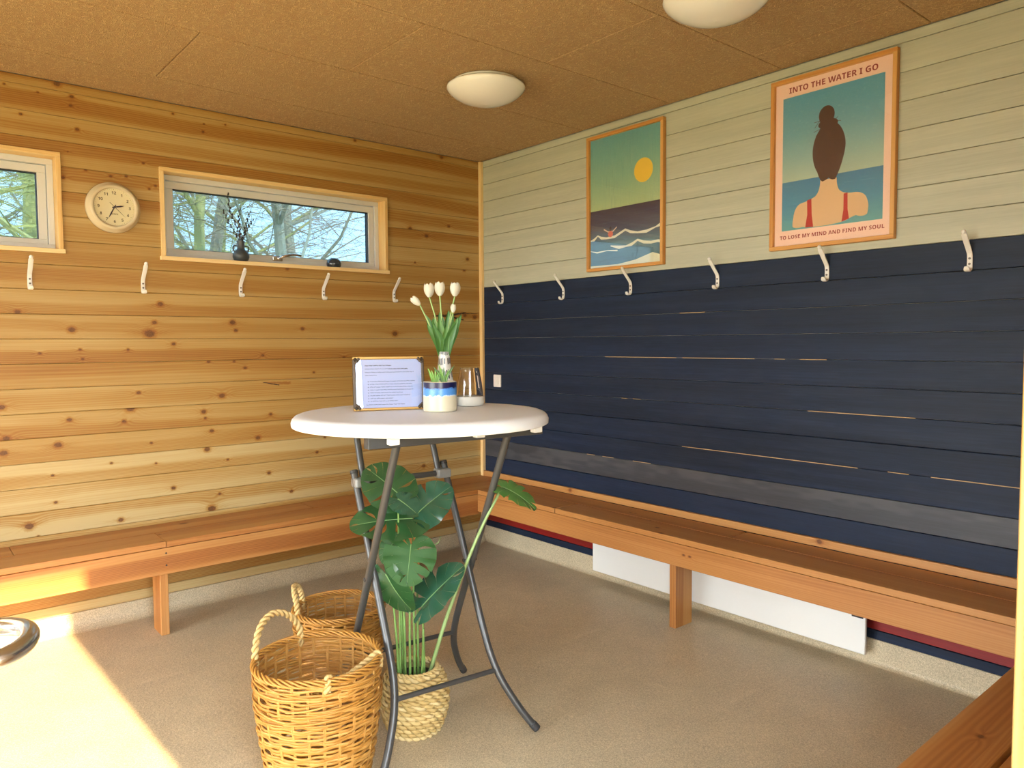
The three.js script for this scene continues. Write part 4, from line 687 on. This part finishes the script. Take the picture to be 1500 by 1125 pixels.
// ---------------------------------------------------------------- monstera in a seagrass pot
const PC = V(1.778, 0, 1.693);
{
  const g = thing('seagrass_pot', 'plump woven seagrass pot under the table holding the monstera', 'pot', [PC.x, 0, PC.z]), r = mulberry(88), h = 0.212;
  const prof = (t) => 0.074 + 0.034 * Math.sin(Math.PI * clamp(0.08 + 0.86 * t)) + (t > 0.85 ? -0.012 * (t - 0.85) / 0.15 : 0) + 0.010 * t;
  const ms = ['#c8ad72', '#b99d62', '#d0b882'].map((c) => std({ color: new THREE.Color(c), roughness: 0.75 })), out = [[], [], []], rows = 13;
  for (let k = 0; k < rows; k++) for (const s of [0, 1]) { // twined grass: two bundles crossing each other
    const path = [], n = 132, y = (k + 0.5) / rows * h; for (let i = 0; i <= n; i++) { const a = i / n * 6.2832, w = a * 11 + s * Math.PI + (k % 2) * 1.57, R = prof(y / h) + 0.0055 * Math.cos(w), d = V(Math.cos(a), 0, Math.sin(a)); path.push([V(d.x * R, y + 0.0038 * Math.sin(w), d.z * R), d]); }
    out[Math.floor(r() * 3)].push(strand(path, 0.0072, 0.0042, 6));
  }
  out.forEach((l, i) => { if (l.length) { const m = part(g, 'weave', merged(l), ms[i]); m.userData.kind = 'stuff'; } });
  part(g, 'inner_wall', lathe([[0, 0.004], [0.068, 0.004], ...[0.1, 0.3, 0.5, 0.7, 0.9, 1].map((t) => [prof(t) - 0.006, t * h])], 40), std({ color: lin(0.52, 0.40, 0.17), roughness: 0.9, side: THREE.DoubleSide }));
  const rr = prof(1), q = []; for (let k = 0; k < 2; k++) { const p = []; for (let i = 0; i < 90; i++) { const a = i / 90 * 6.2832, w = a * 16 + k * Math.PI; p.push(V(Math.cos(a) * (rr + 0.004 * Math.cos(w)), h + 0.002 + 0.004 * Math.sin(w), Math.sin(a) * (rr + 0.004 * Math.cos(w)))); } q.push(tube(p, 0.0045, 140, 6, true)); } part(g, 'rim_braid', merged(q), ms[0]);
  part(g, 'soil', lathe([[0, 0.176], [0.04, 0.175], [prof(0.82) - 0.006, 0.172]], 30), std({ color: lin(0.05, 0.03, 0.018), roughness: 1 }));
}
function monsteraLeaf(L, wide, slits, curl, fold) { // +y from stalk to tip, lying in xy, face +z
  const NSEC = 7, pos = [], idx = [], bounds = [];
  const RP = [0.30, 0.46, 0.53, 0.545, 0.52, 0.45, 0.34, 0.17], PH = [158, 130, 106, 86, 67, 50, 33, 8];
  for (let j = 0; j <= NSEC; j++) bounds.push({ a: 0.86 * Math.pow(j / NSEC, 1.35), ph: PH[j] * Math.PI / 180, R: RP[j] });
  const bend = (x, y) => { const ax = Math.abs(x); return V(x, y, fold * ax - 0.55 * fold * ax * ax / 0.5 - curl * y * y * 0.6 - 0.12 * ax * ax + 0.012 * Math.sin(y * 17) * ax * 4); };
  for (const sd of [-1, 1]) for (let j = 0; j < NSEC; j++) {
    const kind = slits[(j + (sd > 0 ? 3 : 0)) % slits.length], nb = 8, na = 4, st = pos.length / 3;
    for (let b = 0; b <= nb; b++) { const t = b / nb, gp = kind === 2 ? 0.34 * sstep(0.42, 1, t) : kind === 1 ? 0.30 * Math.pow(Math.max(0, Math.sin(Math.PI * clamp((t - 0.22) / 0.62))), 0.8) : 0;
      for (let a = 0; a <= na; a++) { const s = lerp(0, 1 - gp, a / na), p = bounds[j], q = bounds[j + 1], root = lerp(p.a, q.a, s), ph = lerp(p.ph, q.ph, s), R = lerp(p.R, q.R, s) * (1 - (kind === 2 ? 0.05 * Math.pow(2 * s - 1, 2) : 0)); const phc = ph - 0.16 * t * t * (j / NSEC); const x = sd * Math.sin(phc) * R * t * wide, y = root + Math.cos(phc) * R * t; const w = bend(x, y); pos.push(w.x * L, w.y * L, w.z * L); } }
    for (let b = 0; b < nb; b++) for (let a = 0; a < na; a++) { const o = st + b * (na + 1) + a, o2 = o + na + 1; sd > 0 ? idx.push(o, o2, o + 1, o + 1, o2, o2 + 1) : idx.push(o, o + 1, o2, o + 1, o2 + 1, o2); }
  }
  const g = new THREE.BufferGeometry(); g.setAttribute('position', new THREE.Float32BufferAttribute(pos, 3)); g.setIndex(idx); g.computeVertexNormals();
  const mid = vtube([0, 0.2, 0.4, 0.6, 0.8, 1.0].map((y) => bend(0, y).multiplyScalar(L).add(V(0, 0, 0.0012))), (u) => 0.0022 * (1 - 0.8 * u), 16, 6);
  return [g, mid];
}
{
  const pl = thing('monstera_plant', 'monstera with glossy split leaves growing through the table legs', 'plant', [PC.x, 0.172, PC.z]), o = pl.position;
  const mA = phys({ color: lin(0.018, 0.066, 0.018), roughness: 0.3, side: THREE.DoubleSide, clearcoat: 0.25, clearcoatRoughness: 0.25 }), mB = phys({ color: lin(0.024, 0.080, 0.016), roughness: 0.6, specularIntensity: 0.6, side: THREE.DoubleSide }), mC = phys({ color: lin(0.014, 0.062, 0.032), roughness: 0.26, side: THREE.DoubleSide, clearcoat: 0.4, clearcoatRoughness: 0.2 }), mD = phys({ color: lin(0.075, 0.19, 0.035), roughness: 0.5, side: THREE.DoubleSide, transmission: 0.1, thickness: 0 });
  const midM = std({ color: lin(0.12, 0.22, 0.07), roughness: 0.5 }), stemM = std({ color: lin(0.16, 0.29, 0.07), roughness: 0.45 }), palM = std({ color: lin(0.26, 0.38, 0.14), roughness: 0.45 });
  const cam = V(0.841, 0, 0.541), right = V(0.541, 0, -0.841), up = V(0, 1, 0), P = (r, y, d) => V(PC.x + right.x * r + cam.x * d, y, PC.z + right.z * r + cam.z * d);
  // r: metres to the right of the pot as the room is entered, d: toward the doorway
  const leaves = [ // base r,y,d ; tip r,y,d ; facing (right, up, toward) ; wide, slits, curl, fold, material
    [[-0.040, 0.805, -0.02], [-0.150, 0.905, -0.06], [-0.05, 0.75, 0.65], 1.12, [0, 1, 1, 0, 1, 0, 0], 0.25, 0.10, mA, 0.150],
    [[-0.045, 0.800, 0.02], [0.035, 0.760, 0.10], [0.10, 0.75, 0.65], 1.0, [0, 0, 2, 0, 0, 0, 0], 0.2, 0.15, mC, 0.088],
    [[0.012, 0.735, -0.02], [0.135, 0.842, -0.03], [-0.35, 0.45, 0.82], 1.0, [0, 1, 0, 2, 0, 0, 0], 0.25, 0.25, mC, 0.150],
    [[0.000, 0.728, 0.00], [-0.205, 0.735, 0.03], [-0.1, 0.8, 0.58], 0.86, [1, 0, 1, 1, 1, 0, 0], 0.22, 0.18, mA, 0.200],
    [[-0.004, 0.652, 0.05], [-0.020, 0.532, 0.12], [0.06, 0.62, 0.78], 1.28, [0, 1, 0, 1, 2, 0, 0], 0.35, 0.10, mB, 0.128],
    [[-0.088, 0.560, 0.06], [-0.012, 0.405, 0.09], [-0.55, 0.35, 0.75], 0.72, [0, 0, 2, 0, 0, 0, 0], 0.5, 0.3, mA, 0.150],
    [[0.030, 0.442, 0.05], [0.165, 0.585, 0.05], [-0.45, 0.68, 0.55], 0.78, [0, 1, 0, 2, 0, 0, 0], 0.15, 0.3, mC, 0.185],
    [[0.310, 0.822, -0.02], [0.410, 0.790, 0.02], [0.15, 0.95, 0.28], 0.95, [0, 2, 0, 2, 0, 2, 0], 0.5, 0.2, mD, 0.130],
    [[-0.060, 0.640, -0.06], [-0.120, 0.555, -0.05], [-0.4, 0.5, 0.75], 0.9, [0, 0, 0, 1, 0, 0, 0], 0.4, 0.3, mB, 0.09],
  ];
  const bases = [[-0.030, -0.012], [-0.046, 0.012], [0.014, -0.026], [0.002, 0.004], [-0.014, 0.034], [-0.052, 0.02], [0.034, 0.018], [0.046, 0.0], [-0.036, -0.034]];
  leaves.forEach(([b, t, n, wide, slits, curl, fold, m, L], i) => {
    const B = P(...b), T = P(...t), y = T.clone().sub(B).normalize(), z0 = right.clone().multiplyScalar(n[0]).addScaledVector(up, n[1]).addScaledVector(cam, n[2]).normalize(), x = y.clone().cross(z0).normalize(), z = x.clone().cross(y).normalize();
    const M = new THREE.Matrix4().makeBasis(x, y, z).setPosition(B.clone().sub(o)), [g, mid] = monsteraLeaf(L, wide, slits, curl, fold); g.applyMatrix4(M); mid.applyMatrix4(M);
    const lf = part(pl, 'leaf', g, m); part(lf, 'midrib', mid, midM);
    const s0 = P(bases[i][0], 0.168, bases[i][1]), bent = i === 7 ? 0.75 : 0.62;
    const k1 = V(lerp(s0.x, B.x, i === 7 ? 0.28 : 0.12), lerp(s0.y, B.y, 0.35), lerp(s0.z, B.z, i === 7 ? 0.28 : 0.12)), k2 = V(lerp(s0.x, B.x, i === 7 ? 0.68 : 0.45), lerp(s0.y, B.y, 0.75), lerp(s0.z, B.z, i === 7 ? 0.68 : 0.45));
    part(pl, 'stalk', vtube([s0, k1, k2, B].map((q) => q.clone().sub(o)), (u) => (i === 7 ? 0.0072 : 0.0050) - 0.0024 * u, 28, 8), i === 7 ? palM : stemM);
  });
  for (const [a, d, h] of [[0.022, 0.030, 0.26]]) part(pl, 'stalk', vtube([P(a, 0.168, d), P(a * 1.3, h * 0.6 + 0.08, d), P(a * 1.5, h + 0.1, d * 1.2)].map((q) => q.clone().sub(o)), (u) => 0.0058 - 0.0022 * u, 18, 7), stemM);
  part(pl, 'aerial_root', vtube([P(0.0, 0.652, 0.045), P(0.05, 0.645, 0.04), P(0.085, 0.648, 0.03), P(0.096, 0.668, 0.02)].map((q) => q.clone().sub(o)), (u) => 0.0022 - 0.001 * u, 18, 6), palM);
}
// ---------------------------------------------------------------- outdoors
{
  const gt = dataTex(512, 512, (u, v) => { const a = vn(u * 90, v * 90), b = vn(u * 17, v * 17), k = 0.75 + 0.35 * a + 0.2 * (b - 0.5); return [0.60 * k, 0.58 * k, 0.42 * k]; });
  const g = structure('ground', 'dry lawn outside the hut', 'ground'); const pg = new THREE.PlaneGeometry(120, 120); pg.rotateX(-Math.PI / 2); pg.translate(0, -0.13, 0); const uv = pg.attributes.uv; for (let i = 0; i < uv.count; i++) uv.setXY(i, uv.getX(i) * 40, uv.getY(i) * 40);
  part(g, 'lawn', pg, std({ map: gt, roughness: 1 }));
}
function makeTree(seed, x, z, h, r0, label, bark, twigC, lean = [0, 0]) {
  const r = mulberry(seed), big = [], small = [];
  const seg = (list, a, b, ra, rb, n) => { const d = b.clone().sub(a).normalize(), u = Math.abs(d.y) < 0.9 ? V(0, 1, 0) : V(1, 0, 0), X = u.cross(d).normalize(), Y = d.clone().cross(X); for (let i = 0; i < n; i++) { const t0 = i / n * 6.2832, t1 = (i + 1) / n * 6.2832, q = (c, rr, t) => [c.x + rr * (Math.cos(t) * X.x + Math.sin(t) * Y.x), c.y + rr * (Math.cos(t) * X.y + Math.sin(t) * Y.y), c.z + rr * (Math.cos(t) * X.z + Math.sin(t) * Y.z)]; const A = q(a, ra, t0), B = q(a, ra, t1), C = q(b, rb, t0), D = q(b, rb, t1); list.push(...A, ...B, ...C, ...C, ...B, ...D); } };
  const grow = (p, d, len, rad, depth) => {
    const steps = depth === 4 ? 7 : depth === 0 ? 3 : 4; let q = p.clone(), dir = d.clone(), R = rad;
    for (let i = 0; i < steps; i++) {
      const wob = depth === 4 ? 0.22 : 0.5, nd = dir.clone().add(V((r() - 0.5) * wob, (r() - 0.5) * wob * 0.8 + (depth > 2 ? 0.05 : -0.05), (r() - 0.5) * wob)).normalize(), e = q.clone().addScaledVector(nd, len / steps), R2 = R * (depth === 4 ? 0.86 : 0.8);
      seg(R > 0.022 ? big : small, q, e, R, R2, R > 0.05 ? 8 : R > 0.015 ? 5 : 3);
      if (depth > 0 && (depth < 4 || i > 0)) {
        const kids = depth === 4 ? 2 : depth === 1 ? 1 : (r() < 0.6 ? 2 : 1);
        for (let k = 0; k < kids; k++) { const a = r() * 6.2832, side = V(Math.cos(a), (r() - 0.45) * 0.8, Math.sin(a)).normalize(); grow(e, nd.clone().multiplyScalar(0.5).addScaledVector(side, 0.85).normalize(), len * (depth === 4 ? 0.26 + 0.12 * r() : 0.5 + 0.18 * r()), Math.max(0.0045, R2 * (0.36 + 0.14 * r())), depth - 1); }
      }
      q = e; dir = nd; R = R2;
    }
  };
  grow(V(0, 0, 0), V(lean[0], 1, lean[1]).normalize(), h, r0, 4);
  const t = thing('bare_tree', label, 'tree', [x, -0.13, z], 'bare trees outside the windows'), mk = (l) => { const g = new THREE.BufferGeometry(); g.setAttribute('position', new THREE.Float32BufferAttribute(l, 3)); g.computeVertexNormals(); return g; };
  part(t, 'trunk', mk(big), bark); if (small.length) { const m = part(t, 'twigs', mk(small), twigC); m.userData.kind = 'stuff'; }
}
{
  const b1 = std({ color: lin(0.62, 0.56, 0.26), roughness: 0.9 }), b2 = std({ color: lin(0.50, 0.46, 0.40), roughness: 0.9 }), t1 = std({ color: lin(0.40, 0.30, 0.22), roughness: 0.9 }), t2 = std({ color: lin(0.60, 0.44, 0.38), roughness: 0.9 }), t3 = std({ color: lin(0.68, 0.60, 0.22), roughness: 0.9 });
  const L1 = 'bare tree with yellow-green mossy trunk outside the small windows', L2 = 'bare tree with smooth grey trunk outside the small windows';
  [[101, -7.0, 0.6, 7.5, 0.13, b1, t3], [102, -8.5, -2.2, 8, 0.14, b2, t1], [103, -10.0, 1.2, 9, 0.16, b1, t3], [104, -11.0, -1.6, 9, 0.15, b1, t2], [105, -12.5, -4.4, 10, 0.18, b2, t2], [106, -13.5, 0.2, 10, 0.17, b1, t1], [107, -15.0, -3.0, 11, 0.2, b2, t2], [108, -16.0, -6.2, 11, 0.2, b1, t3], [109, -17.0, 1.8, 11, 0.2, b2, t1], [110, -9.0, 2.6, 8, 0.14, b1, t3], [111, -19.0, -1.0, 12, 0.22, b2, t2], [112, -20.0, -5.0, 12, 0.22, b1, t2]]
    .forEach(([s, x, z, h, r, b, t]) => makeTree(s, x, z, h, r, b === b1 ? L1 : L2, b, t, [((s * 7) % 5 - 2) * 0.05, ((s * 3) % 5 - 2) * 0.05]));
}
renderer.render(scene, camera);
